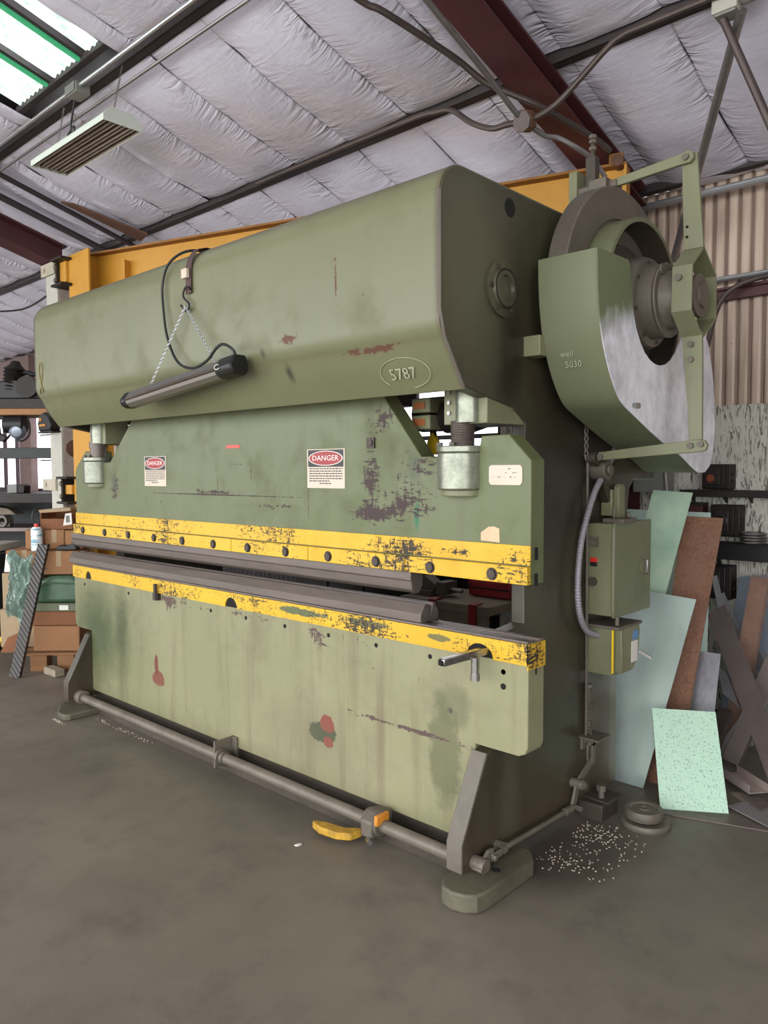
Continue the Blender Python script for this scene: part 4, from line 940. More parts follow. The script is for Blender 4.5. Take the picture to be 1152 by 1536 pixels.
# ------------------------------------------------------------------ tooling and loose bar
pun = MB().prism([(2.362, 1.1345), (2.362, 1.098), (2.368, 1.092), (2.372, 1.058), (2.39, 1.042), (2.40, 1.04), (2.415, 1.04), (2.44, 1.07), (2.44, 1.1345)], 'x', -5.13, -2.055).build('punch_bar', 'tool_steel', None, 0.003)
tag(pun, 'long dark steel punch bar clamped under the yellow ram band', 'punch')
die = MB().prism([(2.362, 0.9285), (2.362, 0.965), (2.388, 1.003), (2.408, 1.003), (2.424, 0.955), (2.44, 1.003), (2.456, 1.003), (2.475, 0.965), (2.475, 0.9285)], 'x', -5.165, -2.0).build('die_bar', 'tool_steel', None, 0.003)
tag(die, 'long dark V die bar lying along the yellow bed top', 'die')
tb = thing('handle_bar', (-1.70, 2.25, 0.76), 'short shiny steel bar jutting from the right slot in the yellow band', 'bar')
MB().bar((-1.735, 2.165, 0.848), (-1.665, 2.385, 0.872), 0.032, 0.028).build('shank', 'chrome', tb, 0.004)
MB().bar((-1.737, 2.158, 0.848), (-1.733, 2.170, 0.848), 0.024, 0.020).build('end_socket', 'hole', tb)
MB().cyl((-1.675, 2.29, 0.77), (-1.675, 2.29, 0.855), 0.016, n=16).build('peg', 'chrome', tb)
MB().cyl((-1.675, 2.29, 0.768), (-1.675, 2.29, 0.795), 0.018, n=16).build('peg_collar', 'steel', tb)

# ------------------------------------------------------------------ work light hanging on the hood front
WL = thing('work_light', (-3.16, 2.0, 1.9), 'slim grey tube work light hung by chains across the green hood', 'lamp')
ax0, ax1 = Vector((-3.66, 2.005, 1.905)), Vector((-2.755, 2.005, 1.995))
ad = (ax1 - ax0).normalized(); au = Vector((-ad.z, 0, ad.x)); an = Vector((0, -1, 0))
def frame_prism(poly, t0, t1):
    """poly in (outward, up); run along the lamp axis"""
    b = MB()
    va = [b.bm.verts.new(ax0 + ad * t0 + an * u + au * v) for u, v in poly]; vb = [b.bm.verts.new(ax0 + ad * t1 + an * u + au * v) for u, v in poly]
    b.bm.faces.new(va); b.bm.faces.new(list(reversed(vb)))
    for i in range(len(poly)): b.bm.faces.new([va[i], vb[i], vb[(i + 1) % len(poly)], va[(i + 1) % len(poly)]])
    return b
L = (ax1 - ax0).length
frame_prism([(-0.03, 0.045), (0.02, 0.045), (0.045, 0.012), (0.05, 0.0), (-0.045, 0.0)], 0.05, L - 0.07).build('housing', 'lamp_grey', WL, 0.002)
frame_prism([(0.0445, 0.0135), (0.053, 0.0), (0.047, -0.004), (0.038, 0.010)], 0.05, L - 0.07).build('reflector_rim', 'reflector', WL)
frame_prism([(-0.04, 0.0), (0.047, 0.0), (0.042, -0.02), (0.02, -0.034), (-0.02, -0.034), (-0.036, -0.02)], 0.05, L - 0.07).build('diffuser', plain('lamp_diffuser', (104, 97, 88), 0.35, 0, 0.05), WL, 0.002)
cap = [(-0.035, 0.05), (0.025, 0.05), (0.055, 0.01), (0.058, -0.005), (0.045, -0.026), (0.02, -0.038), (-0.02, -0.038), (-0.045, -0.02), (-0.045, 0.01)]
frame_prism([(u * 0.9, v * 0.9) for u, v in cap], 0.0, 0.05).build('end_cap', 'black', WL, 0.006)
ec = frame_prism([(u * 1.0, v * 1.02) for u, v in cap], L - 0.07, L + 0.05).build('end_cap', 'black', WL, 0.010)
MB().tube([ax0 + ad * (L - 0.03) + an * 0.0665 + au * 0.004 + ad * 0.018 * math.cos(R(q)) + au * 0.010 * math.sin(R(q)) for q in range(40, 330, 20)], 0.0016, 5).build('printed_logo', 'sign_white', ec)
def chain(p0, p1, name, mat, par, n, r=0.0022, w=0.0055, l=None):
    p0, p1 = Vector(p0), Vector(p1); d = (p1 - p0) / n; dl = d.length; u = d.normalized(); a = u.cross(Vector((0, 1, 0))).normalized(); c = u.cross(a)
    b = MB()
    for i in range(n):
        q0 = p0 + d * (i + 0.5); s_ = a if i % 2 else c
        b.tube([q0 + s_ * w * math.cos(R(t)) + u * dl * 0.68 * math.sin(R(t)) for t in range(0, 361, 60)], r, 4, smooth=False)
    o = b.build(name, mat, par); o['kind'] = 'stuff'; return o
hk = Vector((-3.168, 2.035, 2.325))
chain(hk, ax0 + ad * 0.22 + au * 0.045, 'hanging_chain', 'galv', WL, 34)
chain(hk, ax0 + ad * (L - 0.13) + au * 0.045, 'hanging_chain', 'galv', WL, 32)
MB().tube([(-3.20, 2.30, 2.617), (-3.24, 2.12, 2.613), (-3.315, 2.05, 2.56), (-3.375, 2.043, 2.47), (-3.37, 2.04, 2.35), (-3.33, 2.035, 2.20), (-3.22, 2.02, 2.07), (-3.08, 2.01, 2.025), (-2.95, 2.0, 2.045), (-2.86, 1.99, 2.09), (-2.80, 1.985, 2.10), (-2.745, 1.99, 2.075), (-2.735, 2.0, 2.05)], 0.0065, 8).build('power_cord', 'rubber', WL)
ST = thing('hanging_strap', (-3.16, 2.05, 2.3), 'dark webbing strap with buckle and S hook over the hood edge', 'strap')
MB().shell([(2.40, 2.613), (2.14, 2.612), (2.095, 2.597), (2.068, 2.562), (2.054, 2.52), (2.050, 2.44), (2.049, 2.385)], 'x', -3.185, -3.140, 0.003).build('webbing', 'webbing', ST)
MB().box(-3.195, -3.150, 2.03, 2.05, 2.455, 2.50).build('buckle', 'cream', ST, 0.004, label='pale worn buckle')
MB().tube([(-3.14, 2.045, 2.40), (-3.165, 2.04, 2.415), (-3.19, 2.04, 2.395), (-3.19, 2.04, 2.37), (-3.165, 2.04, 2.35), (-3.145, 2.04, 2.333), (-3.15, 2.04, 2.31), (-3.175, 2.04, 2.305), (-3.195, 2.035, 2.325), (-3.20, 2.03, 2.335)], 0.005, 7).build('s_hook', 'iron', ST)

# ------------------------------------------------------------------ high-bay fixture under the roof
HB = thing('tube_fixture', (-4.8, 2.365, 3.6), 'white four tube light fixture hanging from the roof purlin', 'lamp')
hx0, hx1, hy0, hy1, hz = -5.32, -4.31, 2.245, 2.485, 3.60
trp = [(hy0, hz), (hy0, hz + 0.035), (hy0 + 0.05, hz + 0.085), (hy1 - 0.05, hz + 0.085), (hy1, hz + 0.035), (hy1, hz)]
for xa in (hx0, hx1 - 0.006):
    MB().prism(trp, 'x', xa, xa + 0.006).build('end_plate', 'lamp_white', HB)
MB().shell([(hy0, hz), (hy0, hz + 0.035), (hy0 + 0.05, hz + 0.085), (hy1 - 0.05, hz + 0.085), (hy1, hz + 0.035), (hy1, hz)], 'x', hx0, hx1, 0.003).build('housing', 'lamp_white', HB)
for i in range(4):
    yc = hy0 + 0.03 + i * 0.06
    MB().shell([(yc - 0.028, hz + 0.003), (yc - 0.018, hz + 0.03), (yc, hz + 0.04), (yc + 0.018, hz + 0.03), (yc + 0.028, hz + 0.003)], 'x', hx0 + 0.01, hx1 - 0.01, 0.002).build('reflector', 'reflector', HB)
    MB().cyl((hx0 + 0.02, yc, hz + 0.016), (hx1 - 0.02, yc, hz + 0.016), 0.008, n=10).build('lamp_tube', plain('unlit_tube', (168, 156, 146), 0.25) if i == 0 else bpy.data.materials['unlit_tube'], HB)
chain((-4.43, 2.435, roof(2.43)), (-4.43, 2.37, hz + 0.12), 'suspension_chain', 'conduit', HB, 22)
MB().tube([(-4.38, 2.29, hz + 0.08), (-4.43, 2.37, hz + 0.12), (-4.38, 2.45, hz + 0.08)], 0.0025, 5, smooth=False).build('v_hanger', 'conduit', HB)
chain((-5.22, 2.435, roof(2.43)), (-5.22, 2.37, hz + 0.085), 'suspension_chain', 'conduit', HB, 22)
MB().tube([(-4.95, 2.38, 3.96), (-5.0, 2.385, 3.88), (-5.01, 2.38, 3.82), (-5.04, 2.39, 3.78), (-5.0, 2.37, 3.75), (-4.96, 2.38, 3.78), (-5.0, 2.39, 3.81), (-5.03, 2.36, 3.74), (-4.97, 2.36, 3.70), (-4.92, 2.36, hz + 0.085)], 0.006, 7).build('power_cord', 'rubber', HB)
JB = thing('outlet_box', (-4.90, 2.37, 3.95), 'small grey electrical outlet box on the purlin near the skylight', 'electrical box')
MB().box(-4.97, -4.83, 2.33, 2.43, 3.965, 4.03).build('body', 'grey_box', JB, 0.006)
MB().box(-4.965, -4.835, 2.322, 2.331, 3.97, 4.025).build('cover', 'conduit', JB)
cd = MB().tube([(-6.9, 2.36, roof(2.36, -0.03)), (-3.0, 2.36, roof(2.36, -0.03))], 0.012, 10, smooth=False).build('conduit', 'galv')
tag(cd, 'bright steel conduit running along the purlin by the skylight', 'conduit')
cd = MB().tube([(-6.9, 2.52, roof(2.52, -0.02)), (-1.0, 2.52, roof(2.52, -0.02))], 0.010, 8, smooth=False).build('conduit', 'conduit')
tag(cd, 'thin grey conduit just above the hanging tube fixture', 'conduit')

# ------------------------------------------------------------------ conduits round the rafter
c1 = MB().tube([(-2.80, 2.35, roof(2.35, -0.10)), (-2.704, 2.745, 3.831), (-2.646, 2.863, 3.798), (-2.523, 3.259, 3.688), (-2.45, 3.423, 3.60), (-2.33, 3.54, 3.53), (-2.24, 3.66, 3.48), (-2.13, 4.02, 3.40), (-2.10, 4.15, 3.36)], 0.017, 10).build('conduit', 'conduit_dark')
tag(c1, 'dark conduit slanting down beneath the roof and across the red rafter', 'conduit')
c2 = MB().tube([(-2.29, 2.3, roof(2.3, -0.23)), (-2.308, 2.774, 3.683), (-2.33, 3.255, 3.549), (-2.325, 3.48, 3.455), (-2.315, 3.565, 3.415)], 0.015, 10).build('conduit', 'conduit')
tag(c2, 'silver conduit following the red rafter down to the junction box', 'conduit')
c4 = MB().tube([(-2.29, 3.62, 3.385), (-2.25, 3.70, 3.35), (-2.20, 3.75, 3.34), (-2.13, 3.80, 3.29), (-2.08, 3.90, 3.24), (-2.05, 4.0, 3.16)], 0.014, 10).build('conduit', 'conduit')
tag(c4, 'silver conduit bending down from the junction box toward the yellow boom', 'conduit')
c3 = MB().tube([(-4.6, 3.58, 3.66), (-3.2, 3.58, 3.66), (-2.90, 3.58, 3.64), (-2.787, 3.58, 3.61), (-2.65, 3.58, 3.50), (-2.517, 3.58, 3.43), (-2.42, 3.58, 3.42), (-2.34, 3.59, 3.415)], 0.016, 10).build('conduit', 'conduit_dark')
tag(c3, 'dark conduit dipping from the purlin to the junction box above the hood', 'conduit')
c5 = MB().tube([(-2.26, 3.59, 3.405), (-2.17, 3.59, 3.42), (-2.083, 3.59, 3.455), (-1.95, 3.59, 3.54), (-1.845, 3.59, 3.61), (-1.76, 3.59, 3.645), (-1.6, 3.59, 3.65), (-0.6, 3.59, 3.65)], 0.016, 10).build('conduit', 'conduit_dark')
tag(c5, 'dark conduit rising from the junction box to the purlin beyond the rafter', 'conduit')
jb = thing('junction_box', (-2.30, 3.58, 3.36), 'octagonal rusty junction box on the red rafter underside', 'electrical box')
MB().cyl((-2.30, 3.555, 3.395), (-2.30, 3.615, 3.415), 0.058, n=8).build('body', 'rust_brown', jb, 0.004)
MB().cyl((-2.30, 3.545, 3.392), (-2.30, 3.556, 3.395), 0.054, n=8).build('cover', 'conduit_dark', jb)
c6 = MB().tube([(-3.4, 4.87, 3.255), (1.0, 4.87, 3.225)], 0.022, 10, smooth=False).build('conduit', 'galv')
tag(c6, 'shiny steel pipe along the top of the corrugated wall', 'pipe')
c7 = MB().tube([(-2.0, 4.70, 3.44), (0.5, 4.70, 3.42)], 0.018, 10, smooth=False).build('conduit', 'conduit_dark')
tag(c7, 'thin dark pipe running level behind the linkage arm top', 'pipe')
c8 = MB().tube([(-3.0, 4.92, 2.715), (1.0, 4.92, 2.715)], 0.016, 10, smooth=False).build('conduit', 'galv')
tag(c8, 'steel conduit along the maroon girt on the corrugated wall', 'pipe')
c9 = MB().tube([(-1.80, 4.86, 2.30), (-1.765, 4.86, 2.45), (-1.72, 4.86, 2.57), (-1.64, 4.86, 2.64), (-1.53, 4.86, 2.67), (-1.35, 4.86, 2.68), (-0.8, 4.87, 2.68)], 0.016, 10).build('cable', 'conduit_dark')
tag(c9, 'grey cable curving away from the girt beside the yoke', 'cable')
bx = thing('strut_box', (-1.25, 3.66, 3.5), 'white sheet metal box on the purlin where the strut pipes meet', 'box')
MB().box(-1.345, -1.235, 3.61, 3.71, 3.585, 3.70).build('shell', 'white_paint', bx, 0.004)
MB().box(-1.335, -1.245, 3.62, 3.70, 3.575, 3.586).build('underside', 'grey_box', bx)
MB().cyl((-1.235, 3.66, 3.64), (-1.17, 3.66, 3.64), 0.035, n=16).build('pipe_cap', 'grey_box', bx, 0.006)
s1 = MB().cyl((-1.23, 3.66, 3.58), (-2.06, 4.96, 2.90), 0.022, n=12).build('strut_pipe', 'conduit')
tag(s1, 'long grey strut pipe slanting down to the wall behind the arm', 'strut')
s2 = MB().cyl((-1.31, 3.66, 3.575), (-0.95, 3.85, 2.6), 0.018, n=12).build('strut_pipe', 'conduit_dark')
tag(s2, 'shorter dark strut pipe slanting from the white box out of the frame', 'strut')

# ------------------------------------------------------------------ jib crane and column
JC = thing('jib_crane', (-6.25, 3.04, 0), 'yellow jib crane with long boom and mast behind the green press', 'crane')
bA, bB = Vector((-6.40, 3.036, 3.345)), Vector((-2.10, 4.385, 3.345))
bd = (bB - bA).normalized(); bn = Vector((-bd.y, bd.x, 0))
def boom(u0, u1, n0, n1, z0, z1):
    pts = []
    b = MB(); mx = Matrix(((bd.x, bn.x, 0, bA.x), (bd.y, bn.y, 0, bA.y), (0, 0, 1, 0), (0, 0, 0, 1)))
    return b.box(u0, u1, n0, n1, z0, z1, mx)
BL = (bB - bA).length
boom(-0.02, BL, -0.075, 0.075, 3.33, 3.345).build('top_flange', 'crane_edge', JC)
boom(0, BL, -0.006, 0.006, 2.98, 3.33).build('web', 'crane_yellow', JC)
boom(0, BL, -0.075, 0.075, 2.965, 2.98).build('bottom_flange', 'crane_yellow', JC)
boom(0.18, 0.192, -0.075, -0.006, 2.98, 3.33).build('stiffener', 'crane_yellow', JC)
boom(0.62, 0.632, -0.075, -0.006, 2.98, 3.25).build('stiffener', 'crane_yellow', JC)
boom(BL - 0.012, BL, -0.075, 0.075, 2.98, 3.33).build('end_plate', 'crane_yellow', JC)
boom(BL - 0.1, BL - 0.02, -0.075, -0.045, 3.34, 3.40).build('end_stop', 'crane_edge', JC)
MB().cyl(bB + bn * -0.09 + Vector((0, 0, 0.01)) - bd * 0.05, bB + bn * 0.02 + Vector((0, 0, 0.01)) - bd * 0.05, 0.035, n=14).build('trolley_stop', 'rust_brown', JC)
MB().box(-6.33, -5.98, 2.955, 2.97, 0.6, 3.34).build('mast_flange', 'crane_yellow', JC)
MB().box(-6.16, -6.145, 2.97, 3.13, 0.6, 3.34).build('mast_web', 'crane_yellow', JC)
MB().box(-6.30, -6.0, 3.13, 3.145, 0.6, 2.95).build('mast_flange', 'crane_yellow', JC)
MB().box(-6.46, -6.33, 2.93, 3.0, 3.13, 3.30).build('hinge_block', 'crane_yellow', JC, 0.004)
MB().box(-6.46, -6.33, 2.93, 3.0, 1.36, 1.44).build('hinge_block', 'crane_yellow', JC, 0.004)
CO = container('trim_20', 'white painted steel column carrying the jib crane')
MB().box(-6.69, -6.475, 2.92, 2.94, 0, 3.30).build('front_flange', 'white_paint', CO, 0.003)
MB().box(-6.488, -6.47, 2.941, 3.09, 0, 3.30).build('side_plate', plain('dirty_white', (176, 160, 150), 0.6, 0, 0.35, 4), CO)
MB().box(-6.69, -6.475, 3.07, 3.09, 0, 3.30).build('rear_flange', 'white_paint', CO)
for zz in (3.21, 1.40):
    hbk = MB().box(-6.468, -6.44, 2.90, 3.03, zz - 0.12, zz + 0.11).box(-6.468, -6.27, 2.86, 3.0, zz + 0.09, zz + 0.11).box(-6.468, -6.27, 2.86, 3.0, zz - 0.12, zz - 0.10).build('hinge_bracket', 'iron', CO, 0.004)
    for dz in (-0.06, 0.05):
        MB().cyl((-6.45, 2.90, zz + dz), (-6.45, 2.885, zz + dz), 0.02, n=8).build('bracket_bolt', 'steel', hbk)
M['splice_white'] = plain('splice_white', (186, 176, 156), 0.6, 0, 0.3, 10)
for zz, xx in ((3.27, -6.62), (1.44, -6.70)):
    MB().box(xx - 0.12, xx + 0.13, 2.90, 2.918, zz - 0.05, zz + 0.05).cyl((xx - 0.06, 2.90, zz), (xx - 0.06, 2.89, zz), 0.02, n=10).build('splice_plate', 'splice_white', CO)
for zz in (2.15, 1.75, 1.15):
    MB().cyl((-6.4695, 3.03, zz), (-6.467, 3.03, zz), 0.075, n=18).build('rust_spot', 'rust_brown', CO)

# ------------------------------------------------------------------ sheets and offcuts leaning at the back right
def sheet(c, th, mat, label, name='metal_sheet', cat='metal sheet', group=None, bow=0.0, ny=1, bevel=0.0):
    return tag(MB().slab(c, th, 1, ny, bow).build(name, mat, None, bevel), label, cat, group)
sheet([(-2.004, 3.75, 0.955), (-1.419, 3.75, 0.915), (-1.572, 3.525, 0.001), (-2.104, 3.525, 0.001)], 0.004, 'glassy', 'large smooth grey green sheet leaning just behind the control box')
sheet([(-1.523, 3.50, 0.414), (-1.285, 3.66, 0.408), (-1.169, 3.52, 0.001), (-1.416, 3.36, 0.001)], 0.006, 'speckled', 'short pale mint board with dark speckles, frontmost of the sheets', 'speckled_board', 'board')
sheet([(-1.65, 4.15, 1.296), (-1.436, 4.15, 1.293), (-1.454, 3.62, 0.001), (-1.60, 3.62, 0.001)], 0.008, 'rust_plate', 'tall rusty brown textured steel plate among the leaning sheets', 'rusty_plate', 'metal sheet')
sheet([(-1.751, 4.0, 1.439), (-1.540, 4.0, 1.428), (-1.745, 3.60, 0.001), (-1.955, 3.60, 0.001)], 0.004, 'mint_metal', 'narrow shiny pale green strip, tallest of the leaning sheets')
sheet([(-2.24, 4.35, 1.314), (-1.574, 4.35, 1.308), (-1.50, 4.12, 0.001), (-2.10, 4.12, 0.001)], 0.004, 'teal_light', 'wide pale sheet mostly hidden behind the rusty plate')
sheet([(-1.47, 3.95, 0.616), (-1.367, 3.95, 0.619), (-1.341, 3.72, 0.001), (-1.48, 3.72, 0.001)], 0.003, 'zinc', 'small streaky zinc sheet between rusty plate and speckled board')
sheet([(-1.595, 4.90, 0.89), (-1.20, 4.90, 0.946), (-1.10, 4.73, 0.001), (-1.64, 4.73, 0.001)], 0.004, 'blue_sheet', 'blue grey sheet leaning behind the rust coloured angle')
def angle(p0, p1, w, mat, label, n=(0, -1, 0.15), th=0.006, flange=0.045, side=1):
    """steel angle: a wide leg facing the room and a narrow one turned back"""
    p0, p1 = Vector(p0), Vector(p1); d = (p1 - p0).normalized(); n = Vector(n); a = d.cross(n).normalized(); n = a.cross(d).normalized()
    if n.y > 0: n = -n
    b = MB()
    def plate(o0, o1, m0, m1):
        v = [b.bm.verts.new(p + a * o + n * m) for p in (p0, p1) for o, m in ((o0, m0), (o1, m0), (o1, m1), (o0, m1))]
        for q in ((3, 2, 1, 0), (4, 5, 6, 7), (0, 1, 5, 4), (1, 2, 6, 5), (2, 3, 7, 6), (3, 0, 4, 7)): b.bm.faces.new([v[i] for i in q])
    plate(-w / 2, w / 2, 0, th)
    e = w / 2 * side
    plate(min(e, e - th * side), max(e, e - th * side), -flange, 0)
    return tag(b.build('steel_angle', mat, None), label, 'steel bar')
def ground(p0, p1):
    p0, p1 = Vector(p0), Vector(p1); d = p1 - p0; t = (p0.z - 0.02) / -d.z
    return p0, p0 + d * t
a0, a1 = ground((-1.585, 4.50, 0.74), (-1.03, 3.78, 0.13))
angle(a0, a1, 0.115, 'flat_brown', 'long dark brown steel angle slanting across the scrap pile', side=1)
a0, a1 = ground((-1.415, 4.70, 0.924), (-1.422, 4.42, 0.308))
angle(a0, a1, 0.095, 'rust_angle', 'rust coloured steel angle standing before the blue grey sheet', side=-1)
a0, a1 = ground((-1.699, 4.78, 0.897), (-1.51, 4.58, 0.407))
angle(a0, a1, 0.035, 'galv', 'thin bright strip slanting beside the rusty plate top', flange=0.015)
a0, a1 = ground((-1.66, 4.80, 0.79), (-1.34, 4.50, 0.32))
angle(a0, a1, 0.034, 'grey_sheet', 'second thin grey strip slanting beneath the bright strip', flange=0.015)
a0, a1 = ground((-1.235, 4.42, 0.56), (-1.36, 4.11, 0.03))
angle(a0, a1, 0.085, 'flat_brown', 'brown steel angle leaning toward the right over the pink channel', side=-1)
a0, a1 = ground((-1.225, 4.46, 0.455), (-1.35, 4.29, 0.185))
angle(a0, a1, 0.075, 'grey_sheet', 'short grey angle crossing behind the long dark angle', side=1)
a0, a1 = ground((-1.482, 4.70, 0.571), (-1.327, 4.583, 0.405))
angle(a0, a1, 0.05, 'galv', 'bright narrow bar crossing behind the rust coloured angle', side=1)
a0, a1 = ground((-1.62, 4.40, 0.381), (-1.621, 4.3, 0.089))
angle(a0, a1, 0.07, 'iron', 'dark upright bar in the shadow behind the zinc sheet', side=1)
a0, a1 = ground((-1.39, 4.10, 0.3), (-1.398, 3.93, 0.121))
angle(a0, a1, 0.06, 'steel_dark', 'dull steel offcut behind the upper corner of the speckled board', side=-1)
sheet([(-1.557, 4.45, 0.425), (-1.495, 4.42, 0.404), (-1.375, 4.28, 0.264), (-1.48, 4.32, 0.314)], 0.003, 'zinc', 'crumpled three sided zinc offcut under the long dark angle', 'zinc_offcut', 'offcut')
ch_ = MB().shell([(3.80, 0.075), (3.80, 0.035), (3.90, 0.035), (3.90, 0.075)], 'x', -0.12, 0.12, 0.004)
chm = Matrix.Translation((-1.21, 3.83, 0)) @ Matrix.Rotation(R(-38), 4, 'Z') @ Matrix.Translation((0, -3.85, 0))
ch_.bm.transform(chm)
tag(ch_.build('steel_channel', 'pink_channel'), 'short pinkish steel channel lying behind the speckled board', 'steel bar')
def lay(poly, z0, z1, mat, label, name='flat_plate', cat='metal plate'):
    return tag(MB().prism(poly, 'z', z0, z1).build(name, mat, None), label, cat)
lay([(-1.19, 3.57), (-1.13, 3.71), (-0.96, 3.63), (-0.98, 3.47)], 0.010, 0.016, 'grey_sheet', 'grey flat plate on the floor beside the speckled board foot')
lay([(-1.165, 3.70), (-1.12, 3.75), (-1.04, 3.69), (-1.06, 3.60)], 0.018, 0.024, 'flat_brown', 'brownish flat plate overlapping the grey plate on the floor')
lay([(-1.42, 3.352), (-1.40, 3.31), (-0.97, 3.455), (-0.99, 3.50)], 0.001, 0.006, 'flat_brown', 'long thin flat bar on the floor before the speckled board', 'flat_bar', 'steel bar')
lay([(-1.235, 3.74), (-1.20, 3.79), (-1.13, 3.73), (-1.17, 3.69)], 0.001, 0.0095, 'wood_grey', 'small wooden offcut under the floor plates', 'wood_block', 'wood')
def disc(c, r, h, label):
    t = thing('steel_disc', (c[0], c[1], c[2]), label, 'disc', 'discs by the machine foot')
    MB().lathe([(0.018, 0.0), (r * 0.97, 0.0), (r, h * 0.25), (r, h * 0.65), (r * 0.95, h), (r * 0.72, h), (r * 0.66, h * 0.86), (0.3 * r, h * 0.86), (0.24 * r, h), (0.018, h)], c, (0, 0, 1), 40, closed=True).build('plate', 'floor_steel', t)
    MB().cyl((c[0], c[1], c[2] + h * 0.2), (c[0], c[1], c[2] + h * 0.5), 0.0175, n=16).build('bore', 'hole', t)
disc((-1.40, 3.17, 0.0), 0.105, 0.026, 'larger dark steel disc on the floor beneath the smaller one')
disc((-1.415, 3.185, 0.026), 0.082, 0.040, 'smaller dark steel disc stacked on the larger disc')

# things on the back wall
def iron_door(x0, x1, z0, z1, label, glow=None):
    t = thing('iron_box', ((x0 + x1) / 2, 4.9, z0), label, 'iron box', 'dark iron boxes on the back wall')
    w, h = x1 - x0, z1 - z0
    MB().box(x0, x1, 4.86, 4.964, z0, z1).build('body', 'iron', t, 0.006)
    MB().box(x0 + 0.006, x1 - w * 0.17, 4.842, 4.862, z0 + 0.006, z1 - 0.006).build('door', 'iron_rim', t, 0.005)
    MB().box(x0 + w * 0.16, x1 - w * 0.32, 4.832, 4.845, z0 + h * 0.16, z1 - h * 0.16).build('raised_panel', 'iron', t, 0.008)
    cx, cz = x0 + w * 0.42, (z0 + z1) / 2
    if glow: MB().lathe([(0, 0.01), (0.018, 0.01), (0.026, 0)], (cx - 0.012, 4.832, cz - 0.01), (0, -1, 0), 18).build('amber_lens', glow, t, label='amber lens')
    else: MB().lathe([(0.02, 0), (0.03, 0.006), (0.04, 0)], (cx, 4.832, cz), (0, -1, 0), 20).build('emblem', 'iron_rim', t)
    MB().box(x1, x1 + 0.012, 4.88, 4.91, z0 + h * 0.30, z0 + h * 0.38).box(x1, x1 + 0.012, 4.88, 4.91, z0 + h * 0.55, z0 + h * 0.63).build('latch', 'iron', t, 0.002)
iron_door(-1.815, -1.645, 1.425, 1.58, 'small dark iron box with an amber lens on the upper rail', 'copper_light')
iron_door(-1.76, -1.585, 1.135, 1.33, 'dark iron box with raised emblem on the black shelf')
iron_door(-1.80, -1.628, 0.745, 0.955, 'dark iron box hanging below the black shelf')
r1 = thing('wall_rail', (-0.5, 4.9, 1.38), 'dark steel rail shelf on the plywood wall with thin brackets', 'rail')
MB().box(-1.945, 0.6, 4.84, 4.963, 1.405, 1.42).box(-1.945, 0.6, 4.835, 4.842, 1.378, 1.42).build('rail', 'iron', r1, 0.003)
for xx in (-1.90, -1.70, -1.55, -1.2):
    MB().prism([(4.85, 1.405), (4.964, 1.405), (4.964, 1.34), (4.95, 1.34)], 'x', xx, xx + 0.008).build('bracket', 'iron', r1)
r2 = thing('wall_shelf', (-0.5, 4.9, 1.0), 'black deep shelf beam holding a stack of steel rings', 'shelf')
MB().box(-1.80, 0.6, 4.80, 4.963, 1.085, 1.10).build('shelf_board', 'black', r2, 0.003)
MB().box(-1.80, 0.6, 4.80, 4.812, 1.0, 1.09).build('front_apron', 'black', r2)
for xx in (-1.72, -1.3):
    MB().bar((xx, 4.955, 0.93), (xx, 4.83, 1.08), 0.03, 0.012, (1, 0, 0)).build('bracket', 'iron', r2)
for i in range(4):
    o = MB().lathe([(0.066 + 0.009 * math.cos(R(q)), 0.0085 + 0.0085 * math.sin(R(q))) for q in range(0, 360, 45)], (-1.51, 4.88, 1.10 + 0.0172 * i), (0, 0, 1), 32, closed=True).build('steel_ring', 'steel')
    tag(o, 'steel ring, %s of the stack of four on the black shelf' % ('lowest', 'second from bottom', 'third from bottom', 'topmost')[i], 'ring', 'steel rings on the black shelf')
t = thing('wall_panel_box', (-2.15, 4.9, 1.41), 'grey electrical panel with a dark label under the flywheel guard', 'electrical box')
MB().box(-2.25, -2.03, 4.82, 4.964, 1.40, 1.60).build('body', 'grey_box', t, 0.006)
MB().box(-2.17, -2.09, 4.815, 4.821, 1.535, 1.56).build('label_strip', 'black', t)
MB().tube([(-2.03, 4.815, 1.60), (-2.02, 4.80, 1.50), (-2.0, 4.78, 1.40)], 0.007, 6).build('white_cord', 'white_paint', t)
t = thing('red_tin', (-1.86, 4.9, 1.2), 'dark red tin behind the top of the rusty plate', 'tin')
MB().box(-1.92, -1.81, 4.86, 4.96, 1.10, 1.335).build('body', 'maroon', t, 0.004)
MB().box(-1.922, -1.808, 4.858, 4.962, 1.32, 1.34).build('lid', 'iron', t, 0.003)

# ------------------------------------------------------------------ workbench glimpsed through the die gap
WBN = thing('workbench', (-3.25, 4.3, 0), 'low wooden workbench in the dark seen through the die gap', 'workbench')
MB().box(-3.62, -2.86, 4.05, 4.60, 0.60, 0.66).build('bench_top', 'wood_grey', WBN, 0.004)
MB().box(-3.60, -2.88, 4.06, 4.08, 0.53, 0.60).build('apron', 'wood_grey', WBN)
for xx in (-3.58, -2.92):
    for yy in (4.09, 4.55):
        MB().box(xx - 0.025, xx + 0.025, yy - 0.025, yy + 0.025, 0, 0.60).build('leg', 'wood_grey', WBN)
MB().bar((-3.40, 4.1, 0.02), (-3.25, 4.1, 0.58), 0.03, 0.02, (0, 1, 0)).build('brace', 'wood_grey', WBN)
for xx in (-3.32, -2.98):
    o = MB().shell([(4.045, 0.53), (4.042, 0.665), (4.12, 0.668)], 'x', xx - 0.03, xx + 0.03, 0.006).build('red_cloth', 'red')
    tag(o, 'red strip folded over the workbench edge, ' + ('farther one' if xx < -3.2 else 'nearer one'), 'cloth', 'red strips on the workbench')
t = thing('red_tool_case', (-3.05, 4.45, 0.67), 'red tool case at the back of the dark workbench', 'tool case')
MB().box(-3.25, -2.90, 4.36, 4.55, 0.667, 0.78).build('case', 'red', t, 0.01)
